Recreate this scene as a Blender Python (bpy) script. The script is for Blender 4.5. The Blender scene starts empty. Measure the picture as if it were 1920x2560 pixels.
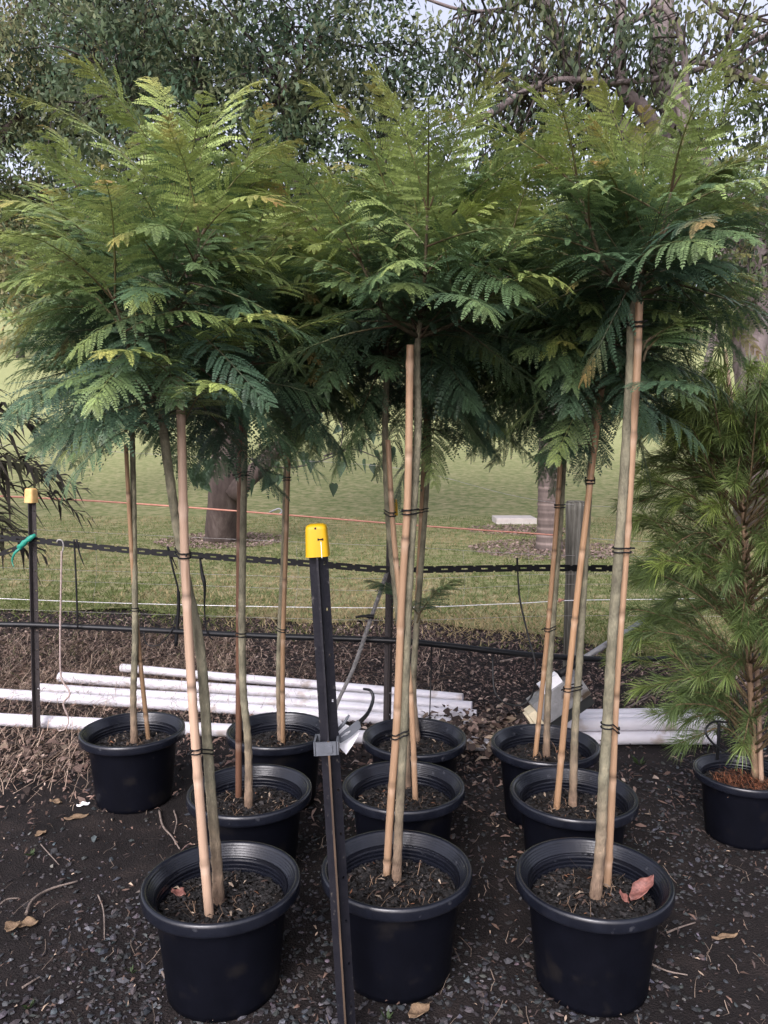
import bpy, math, random
import numpy as np
from mathutils import Vector
C = bpy.context.scene.collection
rad = math.radians
rng = np.random.default_rng(7)
random.seed(7)

# ------------------------------------------------------------------ camera, sky, sun, exposure
CAM_H, PITCH, FPX = 1.463, rad(4.88), 1950.0
cam_d = bpy.data.cameras.new('camera')
cam = bpy.data.objects.new('camera', cam_d); C.objects.link(cam)
cam_d.sensor_fit = 'VERTICAL'; cam_d.sensor_height = 36.0; cam_d.sensor_width = 27.0
cam_d.lens = 36.0 * FPX / 2560.0
cam_d.clip_start = 0.05; cam_d.clip_end = 800
cam.location = (0, 0, CAM_H); cam.rotation_euler = (rad(90) - PITCH, 0, 0)
bpy.context.scene.camera = cam

SUN_EL, SUN_AZ = rad(36), rad(200)          # azimuth clockwise from +Y: behind the camera, to its left
world = bpy.data.worlds.new('World'); bpy.context.scene.world = world
world.use_nodes = True
wn, wl = world.node_tree.nodes, world.node_tree.links
sky = wn.new('ShaderNodeTexSky'); sky.sky_type = 'NISHITA'; sky.sun_disc = False
sky.sun_elevation = SUN_EL; sky.sun_rotation = SUN_AZ
sky.dust_density = 4.0; sky.air_density = 1.0; sky.ozone_density = 1.0
hs = wn.new('ShaderNodeHueSaturation'); hs.inputs['Saturation'].default_value = 0.36; hs.inputs['Value'].default_value = 1.0
tint = wn.new('ShaderNodeMix'); tint.data_type = 'RGBA'; tint.blend_type = 'MULTIPLY'; tint.inputs[0].default_value = 1.0
tint.inputs[7].default_value = (1.0, 0.97, 1.06, 1)
bg = wn['Background']; bg.inputs['Strength'].default_value = 0.15
wl.new(sky.outputs[0], hs.inputs['Color']); wl.new(hs.outputs[0], tint.inputs[6]); wl.new(tint.outputs[2], bg.inputs['Color'])
sun_d = bpy.data.lights.new('sun', 'SUN'); sun_d.energy = 0.75; sun_d.angle = rad(25); sun_d.color = (0.97, 0.98, 1.0)
sun = bpy.data.objects.new('sun', sun_d); C.objects.link(sun)
sd = Vector((math.sin(SUN_AZ) * math.cos(SUN_EL), math.cos(SUN_AZ) * math.cos(SUN_EL), math.sin(SUN_EL)))
sun.rotation_euler = (-sd).to_track_quat('-Z', 'Y').to_euler(); sun.location = (0, 0, 20)
vs = bpy.context.scene.view_settings
vs.view_transform = 'Standard'; vs.look = 'None'; vs.exposure = 1.1; vs.gamma = 1.0; vs.use_curve_mapping = False

# ------------------------------------------------------------------ reading a point of the photograph as a place
K = 1920.0 / 1659.0
cp, sp = math.cos(PITCH), math.sin(PITCH)
def ray(x, y):
    a = (x * K - 960) / FPX; b = (1280 - y * K) / FPX
    return np.array([a, cp + b * sp, -sp + b * cp])
def at(x, y, Y):
    d = ray(x, y); return np.array([0, 0, CAM_H]) + d * (Y / d[1])
def G(x, y, z=0.0):
    d = ray(x, y); return np.array([0, 0, CAM_H]) + d * ((z - CAM_H) / d[2])
def lawn_z(Y):
    s = np.maximum(0, np.asarray(Y, float) - 16.0)
    return 0.22 * (s - 6 * (1 - np.exp(-s / 6)))

# ------------------------------------------------------------------ mesh helpers
def unit(v):
    v = np.asarray(v, float); n = np.linalg.norm(v, axis=-1, keepdims=True); return v / np.maximum(n, 1e-9)
class MB:
    def __init__(s): s.v = []; s.q = []; s.t = []; s.c = []; s.n = 0
    def add(s, v, q=None, t=None, c=None):
        v = np.asarray(v, float).reshape(-1, 3)
        if q is not None and len(q): s.q.append(np.asarray(q, np.int64).reshape(-1, 4) + s.n)
        if t is not None and len(t): s.t.append(np.asarray(t, np.int64).reshape(-1, 3) + s.n)
        if c is None: c = np.ones((len(v), 3)) * 0.5
        c = np.asarray(c, float)
        if c.ndim == 1: c = np.tile(c, (len(v), 1))
        s.v.append(v); s.c.append(c); s.n += len(v)
    def tube(s, path, radii, sides=8, c=None, caps=True, ripple=0.0):
        P = np.asarray(path, float); n = len(P); R = np.broadcast_to(np.asarray(radii, float), (n,))
        T = unit(np.gradient(P, axis=0))
        ref = np.array([0, 0, 1.0]) if abs(T[0, 2]) < 0.9 else np.array([1.0, 0, 0])
        u = unit(np.cross(T[0], ref)); rings = []
        th = np.linspace(0, 2 * np.pi, sides, endpoint=False)
        for i in range(n):
            u = unit(u - T[i] * np.dot(u, T[i])); w = np.cross(T[i], u)
            rr = R[i] * (1 + (ripple * rng.standard_normal(sides) if ripple else 0))
            rings.append(P[i] + (np.cos(th) * rr)[:, None] * u + (np.sin(th) * rr)[:, None] * w)
        V = np.concatenate(rings)
        i, j = np.meshgrid(np.arange(n - 1), np.arange(sides), indexing='ij'); j2 = (j + 1) % sides
        q = np.stack([i * sides + j, i * sides + j2, (i + 1) * sides + j2, (i + 1) * sides + j], -1).reshape(-1, 4)
        t = []
        if caps:
            V = np.concatenate([V, P[:1], P[-1:]]); a, b = n * sides, n * sides + 1; o = (n - 1) * sides
            jj = np.arange(sides); t = np.concatenate([np.stack([jj * 0 + a, (jj + 1) % sides, jj], -1), np.stack([jj * 0 + b, o + jj, o + (jj + 1) % sides], -1)])
        if c is not None:
            c = np.asarray(c, float)
            if c.ndim == 2: c = np.concatenate([np.repeat(c, sides, 0)] + ([c[:1], c[-1:]] if caps else []))
        s.add(V, q, t, c)
    def lathe(s, prof, center=(0, 0, 0), seg=48, c=None, closed=False, sx=1.0, sy=1.0, axis=None):
        pr = np.asarray(prof, float); n = len(pr); th = np.linspace(0, 2 * np.pi, seg, endpoint=False)
        V = np.stack([pr[:, None, 0] * np.cos(th) * sx, pr[:, None, 0] * np.sin(th) * sy, pr[:, None, 1] + 0 * th], -1).reshape(-1, 3)
        m = n if closed else n - 1
        i, j = np.meshgrid(np.arange(m), np.arange(seg), indexing='ij'); j2 = (j + 1) % seg; i2 = (i + 1) % n
        q = np.stack([i * seg + j, i * seg + j2, i2 * seg + j2, i2 * seg + j], -1).reshape(-1, 4)
        if axis is not None: V = V @ np.asarray(axis, float)
        s.add(V + np.asarray(center, float), q, None, c)
    def box(s, center, size, R=None, c=None):
        sx, sy, sz = np.asarray(size, float) / 2
        V = np.array([[x, y, z] for x in (-sx, sx) for y in (-sy, sy) for z in (-sz, sz)])
        if R is not None: V = V @ np.asarray(R, float)          # rows of R: the box's x, y and z axes
        s.add(V + np.asarray(center, float), [[0, 1, 3, 2], [4, 6, 7, 5], [0, 4, 5, 1], [2, 3, 7, 6], [0, 2, 6, 4], [1, 5, 7, 3]], None, c)
    def leaves(s, P, d, nrm, L, W, col, mid=0.4, fold=0.15):
        P = np.asarray(P, float); n = len(P); d = unit(d); w = unit(np.cross(d, nrm)); nn = np.cross(w, d)
        L = np.broadcast_to(L, (n,))[:, None]; W = np.broadcast_to(W, (n,))[:, None]
        V = np.stack([P, P + d * L * mid + w * W / 2 + nn * W * fold, P + d * L, P + d * L * mid - w * W / 2 + nn * W * fold], 1).reshape(-1, 3)
        s.add(V, np.arange(4 * n).reshape(-1, 4), None, np.repeat(np.asarray(col, float), 4, 0) if np.ndim(col) == 2 else col)
    def data(s, name, smooth=True, org=(0, 0, 0)):
        v = np.concatenate(s.v) - np.asarray(org, float); c = np.concatenate(s.c)
        q = np.concatenate(s.q) if s.q else np.zeros((0, 4), np.int64); t = np.concatenate(s.t) if s.t else np.zeros((0, 3), np.int64)
        me = bpy.data.meshes.new(name); me.vertices.add(len(v)); me.vertices.foreach_set('co', v.astype(np.float32).ravel())
        lv = np.concatenate([q.ravel(), t.ravel()]).astype(np.int32)
        me.loops.add(len(lv)); me.loops.foreach_set('vertex_index', lv)
        tot = np.concatenate([np.full(len(q), 4), np.full(len(t), 3)]).astype(np.int32); st = np.concatenate([[0], np.cumsum(tot)[:-1]]).astype(np.int32)
        me.polygons.add(len(tot)); me.polygons.foreach_set('loop_start', st); me.polygons.foreach_set('loop_total', tot)
        me.polygons.foreach_set('use_smooth', np.full(len(tot), smooth))
        a = me.attributes.new('Col', 'FLOAT_COLOR', 'POINT'); a.data.foreach_set('color', np.concatenate([c, np.ones((len(c), 1))], 1).astype(np.float32).ravel())
        me.update(calc_edges=True); me.validate()
        return me
ORG = {}
def tag(o, label, cat, group=None):
    o['label'] = label; o['category'] = cat
    if group: o['group'] = group
    return o
def thing(name, label, cat, loc, group=None):
    o = bpy.data.objects.new(name, None); C.objects.link(o); o.empty_display_size = 0.1
    o.location = loc; ORG[o.name] = np.asarray(loc, float); return tag(o, label, cat, group)
def obj(name, mb, m, parent=None, smooth=True, loc=None, kind=None):
    if parent is not None: org = ORG[parent.name]
    elif loc is not None: org = np.asarray(loc, float)
    else:
        v = np.concatenate(mb.v); org = np.array([*v.mean(0)[:2], v[:, 2].min()])
    me = mb if isinstance(mb, bpy.types.Mesh) else mb.data(name, smooth, org)
    if m is not None and not me.materials: me.materials.append(m)
    o = bpy.data.objects.new(name, me); C.objects.link(o)
    if parent is not None: o.parent = parent
    else: o.location = org
    ORG[o.name] = org
    if kind: o['kind'] = kind
    return o
def bez(pts, n=24):
    """smooth curve through the points (Catmull-Rom)"""
    P = np.asarray(pts, float); P = np.concatenate([2 * P[:1] - P[1:2], P, 2 * P[-1:] - P[-2:-1]])
    out = []; m = len(P) - 3
    for t in np.linspace(0, m - 1e-6, n):
        i = int(t); u = t - i; a, b, c, d = P[i:i + 4]
        out.append(0.5 * (2 * b + (c - a) * u + (2 * a - 5 * b + 4 * c - d) * u * u + (3 * b - a - 3 * c + d) * u ** 3))
    return np.array(out)

# ------------------------------------------------------------------ materials
def lighten_with_height(m, z0, z1, col):
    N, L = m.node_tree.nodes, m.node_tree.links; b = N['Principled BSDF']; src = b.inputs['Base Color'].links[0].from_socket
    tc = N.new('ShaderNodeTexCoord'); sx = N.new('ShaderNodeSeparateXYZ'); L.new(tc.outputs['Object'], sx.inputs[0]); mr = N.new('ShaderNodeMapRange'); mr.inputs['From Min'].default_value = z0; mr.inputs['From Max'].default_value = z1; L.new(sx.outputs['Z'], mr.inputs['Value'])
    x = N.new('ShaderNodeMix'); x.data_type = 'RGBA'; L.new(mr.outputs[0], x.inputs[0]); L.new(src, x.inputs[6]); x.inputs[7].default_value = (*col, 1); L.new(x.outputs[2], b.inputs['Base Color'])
def mat(name, cols, scale=20, rough=0.7, bump=0.0, bscale=None, detail=6, spec=0.5, attr=False, metal=0.0, stretch=None, transl=0.0, scuff=None, coat=0.0):
    m = bpy.data.materials.new(name); m.use_nodes = True
    N, L = m.node_tree.nodes, m.node_tree.links; b = N['Principled BSDF']
    b.inputs['Roughness'].default_value = rough; b.inputs['Specular IOR Level'].default_value = spec; b.inputs['Metallic'].default_value = metal
    if coat: b.inputs['Coat Weight'].default_value = coat
    tc = N.new('ShaderNodeTexCoord'); src = tc.outputs['Object']
    if stretch:
        mp = N.new('ShaderNodeMapping'); mp.inputs['Scale'].default_value = stretch; L.new(src, mp.inputs[0]); src = mp.outputs[0]
    nz = N.new('ShaderNodeTexNoise'); nz.inputs['Scale'].default_value = scale; nz.inputs['Detail'].default_value = detail; nz.inputs['Roughness'].default_value = 0.65
    L.new(src, nz.inputs['Vector'])
    r = N.new('ShaderNodeValToRGB'); L.new(nz.outputs['Fac'], r.inputs[0])
    cr = r.color_ramp
    for i, (p, c) in enumerate(cols):
        e = cr.elements[i] if i < 2 else cr.elements.new(p)
        e.position = p; e.color = (*c, 1)
    out = r.outputs[0]
    if attr:
        a = N.new('ShaderNodeAttribute'); a.attribute_name = 'Col'
        x = N.new('ShaderNodeMix'); x.data_type = 'RGBA'; x.blend_type = 'MULTIPLY'; x.inputs[0].default_value = 1.0
        L.new(a.outputs['Color'], x.inputs[6]); L.new(out, x.inputs[7]); out = x.outputs[2]
    if scuff:
        n2 = N.new('ShaderNodeTexNoise'); n2.inputs['Scale'].default_value = scuff[0]; n2.inputs['Detail'].default_value = 8; L.new(src, n2.inputs['Vector'])
        r2 = N.new('ShaderNodeValToRGB'); r2.color_ramp.elements[0].position = scuff[1]; r2.color_ramp.elements[1].position = scuff[1] + 0.12
        L.new(n2.outputs['Fac'], r2.inputs[0])
        x2 = N.new('ShaderNodeMix'); x2.data_type = 'RGBA'; L.new(r2.outputs[0], x2.inputs[0]); L.new(out, x2.inputs[6]); x2.inputs[7].default_value = (*scuff[2], 1); out = x2.outputs[2]
    L.new(out, b.inputs['Base Color'])
    if bump:
        n3 = N.new('ShaderNodeTexNoise'); n3.inputs['Scale'].default_value = bscale or scale; n3.inputs['Detail'].default_value = 8; L.new(src, n3.inputs['Vector'])
        bp = N.new('ShaderNodeBump'); bp.inputs['Strength'].default_value = bump; bp.inputs['Distance'].default_value = 0.01
        L.new(n3.outputs['Fac'], bp.inputs['Height']); L.new(bp.outputs[0], b.inputs['Normal'])
    if transl:
        tr = N.new('ShaderNodeBsdfTranslucent'); L.new(out, tr.inputs['Color'])
        ms = N.new('ShaderNodeMixShader'); ms.inputs[0].default_value = transl
        L.new(b.outputs[0], ms.inputs[1]); L.new(tr.outputs[0], ms.inputs[2]); L.new(ms.outputs[0], N['Material Output'].inputs['Surface'])
    return m
W1 = [(0.3, (0.8, 0.8, 0.8)), (0.7, (1.15, 1.15, 1.15))]
M = dict(
    ground=mat('dark soil', [(0.3, (0.009, 0.0073, 0.0074)), (0.55, (0.018, 0.0142, 0.0137)), (0.75, (0.036, 0.027, 0.024))], 6, 0.95, 0.9, 160, spec=0.2),
    lawn=mat('lawn', [(0.34, (0.08, 0.105, 0.034)), (0.47, (0.145, 0.16, 0.064)), (0.57, (0.22, 0.205, 0.105)), (0.72, (0.31, 0.26, 0.155))], 5.5, 0.95, 0.6, 60, detail=12, spec=0.15),
    blade=mat('grass blades', W1, 3, 0.8, attr=True, spec=0.2, transl=0.25),
    stone=mat('gravel stone', W1, 40, 0.75, 0.3, 300, attr=True, spec=0.4),
    litter=mat('leaf litter', W1, 30, 0.85, attr=True, spec=0.2),
    pot=mat('black pot plastic', [(0.3, (0.0022, 0.0025, 0.0045)), (0.7, (0.004, 0.0045, 0.008))], 9, 0.5, 0.06, 60, spec=0.10, scuff=(11, 0.58, (0.010, 0.0092, 0.010))),
    rim=mat('pot rim plastic', [(0.3, (0.004, 0.0048, 0.0085)), (0.7, (0.010, 0.0115, 0.018))], 14, 0.27, 0.05, 90, spec=0.55, scuff=(34, 0.67, (0.05, 0.052, 0.06))),
    soil=mat('potting soil', [(0.3, (0.006, 0.005, 0.0045)), (0.7, (0.018, 0.0135, 0.0115))], 50, 0.95, 0.8, 180, spec=0.2),
    bark=mat('sapling bark', [(0.3, (0.62, 0.62, 0.6)), (0.5, (0.95, 0.97, 0.9)), (0.72, (1.35, 1.32, 1.2))], 60, 0.85, 0.5, 220, attr=True, spec=0.2, stretch=(1, 1, 0.45)),
    bamboo=mat('bamboo', [(0.3, (0.82, 0.8, 0.78)), (0.7, (1.12, 1.1, 1.08))], 30, 0.46, 0.12, 160, attr=True, spec=0.4, stretch=(2.5, 2.5, 0.12), scuff=(26, 0.63, (0.20, 0.12, 0.07))),
    frond=mat('feathery leaf', [(0.3, (0.75, 0.78, 0.8)), (0.7, (1.2, 1.2, 1.15))], 9, 0.42, attr=True, spec=0.42, transl=0.3),
    leaf=mat('tree leaf', W1, 2.5, 0.55, attr=True, spec=0.25, transl=0.35),
    needle=mat('needle leaf', W1, 12, 0.5, attr=True, spec=0.35, transl=0.2),
    treebark=mat('tree bark', [(0.3, (0.035, 0.026, 0.023)), (0.55, (0.075, 0.057, 0.05)), (0.75, (0.12, 0.098, 0.088))], 7, 0.9, 0.9, 18, spec=0.2, stretch=(1, 1, 0.35)),
    palebark=mat('pale bark', [(0.3, (0.11, 0.086, 0.083)), (0.55, (0.18, 0.147, 0.143)), (0.75, (0.26, 0.22, 0.213))], 6, 0.9, 0.8, 25, spec=0.2),
    darkbark=mat('dark branch bark', [(0.3, (0.035, 0.028, 0.028)), (0.7, (0.08, 0.066, 0.06))], 12, 0.9, 0.7, 40, spec=0.2),
    pvc=mat('white pvc', [(0.3, (0.54, 0.515, 0.54)), (0.6, (0.63, 0.61, 0.645)), (0.8, (0.67, 0.65, 0.685))], 3, 0.35, 0.02, 90, spec=0.45, scuff=(9, 0.58, (0.40, 0.34, 0.31))),
    poly=mat('black poly pipe', [(0.3, (0.004, 0.0045, 0.0055)), (0.7, (0.008, 0.0085, 0.010))], 20, 0.4, spec=0.35),
    black=mat('black plastic strap', [(0.3, (0.004, 0.004, 0.005)), (0.7, (0.009, 0.009, 0.011))], 30, 0.55, spec=0.3),
    steel=mat('black coated steel', [(0.3, (0.006, 0.006, 0.010)), (0.7, (0.014, 0.0135, 0.018))], 25, 0.5, 0.15, 140, spec=0.35, scuff=(70, 0.64, (0.11, 0.10, 0.09))),
    rust=mat('worn steel edge', [(0.35, (0.03, 0.02, 0.014)), (0.6, (0.10, 0.062, 0.036)), (0.75, (0.17, 0.12, 0.08))], 40, 0.75, 0.2, 150, stretch=(1, 1, 0.08)),
    oldsteel=mat('weathered picket', [(0.3, (0.014, 0.011, 0.012)), (0.7, (0.035, 0.026, 0.025))], 30, 0.65, 0.2, 120),
    yellow=mat('yellow cap plastic', [(0.3, (0.46, 0.265, 0.002)), (0.7, (0.56, 0.325, 0.004))], 12, 0.45, 0.05, 200, spec=0.3, stretch=(3, 3, 0.3), scuff=(30, 0.64, (0.30, 0.18, 0.02))),
    oldyellow=mat('faded cap plastic', [(0.3, (0.50, 0.30, 0.09)), (0.7, (0.72, 0.46, 0.2))], 30, 0.7),
    grey=mat('grey plastic', [(0.3, (0.07, 0.077, 0.09)), (0.7, (0.11, 0.118, 0.135))], 30, 0.5),
    web=mat('grey webbing', [(0.3, (0.07, 0.07, 0.07)), (0.7, (0.24, 0.23, 0.225))], 70, 0.85, 0.4, 200),
    white=mat('white label plastic', [(0.3, (0.82, 0.82, 0.85)), (0.7, (0.9, 0.9, 0.93))], 10, 0.45),
    wire=mat('galvanised wire', [(0.3, (0.22, 0.21, 0.2)), (0.7, (0.42, 0.40, 0.38))], 30, 0.5, metal=0.5),
    wwire=mat('white rope wire', [(0.3, (0.7, 0.68, 0.68)), (0.7, (0.85, 0.84, 0.84))], 30, 0.6),
    orange=mat('faded orange tape', [(0.3, (0.40, 0.15, 0.10)), (0.7, (0.50, 0.24, 0.17))], 25, 0.6),
    darkwood=mat('weathered post wood', [(0.32, (0.035, 0.033, 0.027)), (0.5, (0.10, 0.094, 0.078)), (0.68, (0.20, 0.19, 0.16))], 22, 0.9, 0.9, 60, stretch=(2.5, 2.5, 0.14), spec=0.2),
    concrete=mat('pale concrete', [(0.3, (0.34, 0.31, 0.285)), (0.7, (0.44, 0.40, 0.375))], 8, 0.85, 0.2, 80),
    alu=mat('dull aluminium', [(0.3, (0.20, 0.20, 0.205)), (0.7, (0.36, 0.36, 0.365))], 14, 0.45, metal=0.4, scuff=(12, 0.55, (0.07, 0.05, 0.035))),
    cream=mat('cream plastic', [(0.3, (0.62, 0.53, 0.36)), (0.7, (0.75, 0.66, 0.48))], 14, 0.5),
    panel=mat('black panel', [(0.3, (0.012, 0.014, 0.014)), (0.7, (0.02, 0.022, 0.022))], 30, 0.4),
    ink=mat('white lettering', [(0.3, (0.6, 0.6, 0.62)), (0.7, (0.75, 0.75, 0.78))], 60, 0.5),
    green=mat('green tape', [(0.3, (0.01, 0.18, 0.13)), (0.7, (0.02, 0.30, 0.21))], 30, 0.45),
    bungee=mat('faded bungee cord', [(0.3, (0.22, 0.16, 0.14)), (0.7, (0.42, 0.34, 0.31))], 90, 0.8),
    redleaf=mat('dry red leaf', [(0.3, (0.10, 0.045, 0.038)), (0.55, (0.25, 0.10, 0.08)), (0.75, (0.36, 0.20, 0.16))], 45, 0.6, 0.3, 150),
    tanleaf=mat('dry tan leaf', [(0.3, (0.10, 0.06, 0.036)), (0.7, (0.26, 0.175, 0.10))], 40, 0.75, 0.3, 120),
    twig=mat('dry twig', [(0.3, (0.10, 0.075, 0.062)), (0.7, (0.24, 0.19, 0.16))], 30, 0.9, 0.4, 150),
)

lighten_with_height(M['lawn'], 0.05, 2.2, (0.29, 0.305, 0.14))  # far field's brighter open light painted into the lawn colour, with paler dry grass
# ------------------------------------------------------------------ the ground
def grid(xs, ys, zf):
    X, Y = np.meshgrid(xs, ys, indexing='xy'); Z = zf(X, Y); nx, ny = len(xs), len(ys)
    i, j = np.meshgrid(np.arange(ny - 1), np.arange(nx - 1), indexing='ij'); a = i * nx + j
    return np.stack([X, Y, Z], -1).reshape(-1, 3), np.stack([a, a + 1, a + nx + 1, a + nx], -1).reshape(-1, 4)
def wob(X, Y): return 0.006 * np.sin(X * 3.1 + Y * 1.7) + 0.005 * np.sin(X * 7.3 - Y * 5.1) + 0.003 * np.sin(X * 17 + 3 * Y)
g = MB()
xs = np.concatenate([np.linspace(-120, -5, 24), np.linspace(-4.8, 4.8, 120), np.linspace(5, 120, 24)])
ys = np.concatenate([np.linspace(-90, -1, 12), np.linspace(0, 9, 110), np.linspace(10, 200, 30)])
v, q = grid(xs, ys, lambda X, Y: np.where((np.abs(X) < 4.7) & (Y > 0.2) & (Y < 8.5), wob(X, Y) * 0.8 - 0.004, -0.012))
g.add(v, q); obj('ground', g, M['ground'], loc=(0, 0, 0), kind='structure')
def edge(X): return 6.45 - 0.09 * X - 0.5 * np.clip(X, 0, 1.6) + 0.16 * np.sin(X * 1.9) + 0.08 * np.sin(X * 5.3 + 1)
g = MB(); nu = 120
xs = np.concatenate([np.linspace(-130, -8, 16), np.linspace(-7.5, 7.5, 90), np.linspace(8, 130, 16)])
vv = np.concatenate([[0, 0.15, 0.4, 0.8, 1.5, 2.5, 4, 6], np.linspace(8, 190, 92)])
X, Vg = np.meshgrid(xs, vv, indexing='xy'); Y = edge(np.clip(X, -8, 8)) + Vg
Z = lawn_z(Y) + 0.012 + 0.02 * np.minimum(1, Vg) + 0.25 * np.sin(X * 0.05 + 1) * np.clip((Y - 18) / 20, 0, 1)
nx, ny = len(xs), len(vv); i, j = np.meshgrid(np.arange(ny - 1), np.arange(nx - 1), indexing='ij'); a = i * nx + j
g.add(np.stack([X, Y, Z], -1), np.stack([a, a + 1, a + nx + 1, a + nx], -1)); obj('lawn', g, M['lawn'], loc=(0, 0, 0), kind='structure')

# grass blades on the near lawn
def patch(X, Y, s=1.0): return np.sin(X * 1.3 * s + 2) + np.sin(Y * 1.1 * s + X * 0.7) + np.sin(X * 3.1 * s - Y * 2.3 * s) * 0.7 + np.sin(Y * 4.3 * s + X * 2.0) * 0.4
n = 120000
Y = 5.1 + 10.6 * rng.random(n) ** 1.4; X = (rng.random(n) * 2 - 1) * (Y * 0.5 + 0.6); k = Y > edge(X) - 0.75 * rng.random(n) ** 3 - 0.03
X, Y = X[k], Y[k]; n = len(X); P = np.stack([X, Y, np.full(n, 0.02)], -1)
pt = patch(X, Y) + rng.standard_normal(n) * 0.9
gc = np.where((pt > 0.35)[:, None], np.array([0.27, 0.215, 0.115]), np.array([0.095, 0.115, 0.036])) * (0.65 + 0.7 * rng.random((n, 1)))
d = rng.standard_normal((n, 3)) * [0.75, 0.75, 0.2] + [0, 0, 0.75]
g = MB(); g.leaves(P, d, rng.standard_normal((n, 3)), 0.03 + 0.045 * rng.random(n), 0.006 + 0.004 * rng.random(n), gc, mid=0.3)
obj('grass', g, M['blade'], kind='stuff')

# gravel
def stones(mb, P, S, col):
    n = len(P)
    base = np.array([[1, 0, 0], [0.5, 0.87, 0.15], [-0.5, 0.87, -0.1], [-1, 0, 0.1], [-0.5, -0.87, 0], [0.5, -0.87, -0.12], [0.2, 0.1, 0.62], [-0.15, -0.1, -0.6]])
    V = np.tile(base, (n, 1, 1)) * (1 + 0.28 * rng.standard_normal((n, 8, 1))) * np.stack([0.7 + 0.5 * rng.random(n), 0.6 + 0.4 * rng.random(n), 0.5 + 0.35 * rng.random(n)], -1)[:, None]
    a = rng.random(n) * 6.283; ca, sa = np.cos(a)[:, None], np.sin(a)[:, None]
    x, y, z = V[..., 0], V[..., 1], V[..., 2]; tl = rng.standard_normal(n)[:, None] * 0.4
    y, z = y * np.cos(tl) - z * np.sin(tl), y * np.sin(tl) + z * np.cos(tl)
    V = np.stack([x * ca - y * sa, x * sa + y * ca, z], -1) * S[:, None, None] + P[:, None]
    T = [[i, (i + 1) % 6, 6] for i in range(6)] + [[(i + 1) % 6, i, 7] for i in range(6)]
    t = np.array(T)[None] + (np.arange(n) * 8)[:, None, None]
    mb.add(V.reshape(-1, 3), None, t.reshape(-1, 3), np.repeat(col, 8, 0))
n = 52000
Y = 1.25 + 2.6 * rng.random(n) ** 1.15; X = (rng.random(n) * 2 - 1) * (0.55 * Y + 0.25)
dens = 0.42 + 0.2 * patch(X * 1.6, Y * 1.6) - 0.35 * np.clip((Y - 2.5) / 1.2, 0, 1) + 0.25 * np.clip((2.0 - Y), 0, 1) + 0.15 * np.clip(X, -1, 1)
k = rng.random(n) < np.clip(dens, 0.04, 1); X, Y = X[k], Y[k]; n = len(X)
S = np.clip(0.0062 * np.exp(0.40 * rng.standard_normal(n)), 0.002, 0.0135)
tone = np.clip(0.036 * np.exp(0.6 * rng.standard_normal(n)), 0.008, 0.3)[:, None] * np.array([0.97, 0.93, 1.0]) * (1 + 0.12 * rng.standard_normal((n, 3)) * [1, 0.3, 0.6])
g = MB(); stones(g, np.stack([X, Y, wob(X, Y) * 0.8 - 0.004 + S * 0.3], -1), S, np.clip(tone, 0.012, 0.4))
obj('gravel', g, M['stone'], smooth=False, kind='stuff')

# mulch of bark chips and dead leaves
def curls(mb, P, L, W, col):
    """small curled chips: two quads bent along their length"""
    n = len(P); a = rng.random(n) * 6.283; d = np.stack([np.cos(a), np.sin(a), 0.35 * rng.standard_normal(n)], -1); d = unit(d)
    w = unit(np.cross(d, np.array([0, 0, 1.0]) + 0.5 * rng.standard_normal((n, 3)))); up = np.cross(w, d); h = (rng.random(n) * 0.5)[:, None] * L[:, None]
    pts = []
    for t, wd, hh in ((-0.5, 0.35, 0), (-0.05, 1.0, 0.7), (0.5, 0.25, 0)):
        c = P + d * L[:, None] * t + up * h * hh
        pts += [c - w * W[:, None] * wd / 2, c + w * W[:, None] * wd / 2]
    V = np.stack(pts, 1).reshape(-1, 3); o = (np.arange(n) * 6)[:, None]
    mb.add(V, np.concatenate([o + [0, 1, 3, 2], o + [2, 3, 5, 4]]), None, np.repeat(col, 6, 0))
n = 44000
Y = 2.6 + 4.2 * rng.random(n); X = (rng.random(n) * 2 - 1) * (0.53 * Y + 0.3)
dens = np.clip((Y - 2.7) / 1.0, 0.05, 0.85) * (0.6 + 0.25 * patch(X * 2, Y * 2)) * np.clip((edge(X) + 0.25 - Y) / 0.4, 0, 1)
dens = np.maximum(dens, 0.9 * np.exp(-((X + 1.5) ** 2 / 0.5 + (Y - 3.6) ** 2 / 0.16))); dens = np.maximum(dens, 0.9 * np.exp(-((X - 0.42) ** 2 / 0.02 + (Y - 3.75) ** 2 / 0.06)))
k = rng.random(n) < dens; X, Y = X[k], Y[k]; n = len(X)
pal = np.array([[0.075, 0.05, 0.045], [0.13, 0.085, 0.07], [0.20, 0.14, 0.115], [0.035, 0.026, 0.024], [0.32, 0.25, 0.21]])
col = pal[rng.choice(5, n, p=[0.28, 0.27, 0.18, 0.2, 0.07])] * (0.75 + 0.5 * rng.random((n, 1)))
col = np.where((X < -0.7)[:, None] & (Y < 5)[:, None], col * [1.5, 1.45, 1.4], col)
Ls = 0.012 + 0.034 * rng.random(n) ** 2
g = MB(); n2 = 30000; Y2 = 4.0 + 2.7 * rng.random(n2); X2 = (rng.random(n2) * 2 - 1) * (0.53 * Y2 + 0.3); k2 = Y2 < edge(X2) + 0.2 * rng.random(n2); X2, Y2 = X2[k2], Y2[k2]; n2 = len(X2)
c2 = np.array([[0.125, 0.085, 0.072], [0.065, 0.046, 0.04], [0.20, 0.145, 0.118], [0.29, 0.22, 0.175]])[rng.choice(4, n2, p=[0.4, 0.32, 0.2, 0.08])] * (0.7 + 0.6 * rng.random((n2, 1))); L2 = 0.010 + 0.026 * rng.random(n2) ** 2
curls(g, np.stack([X2, Y2, 0.004 + 0.01 * rng.random(n2)], -1), L2, L2 * (0.2 + 0.4 * rng.random(n2)), c2)
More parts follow.
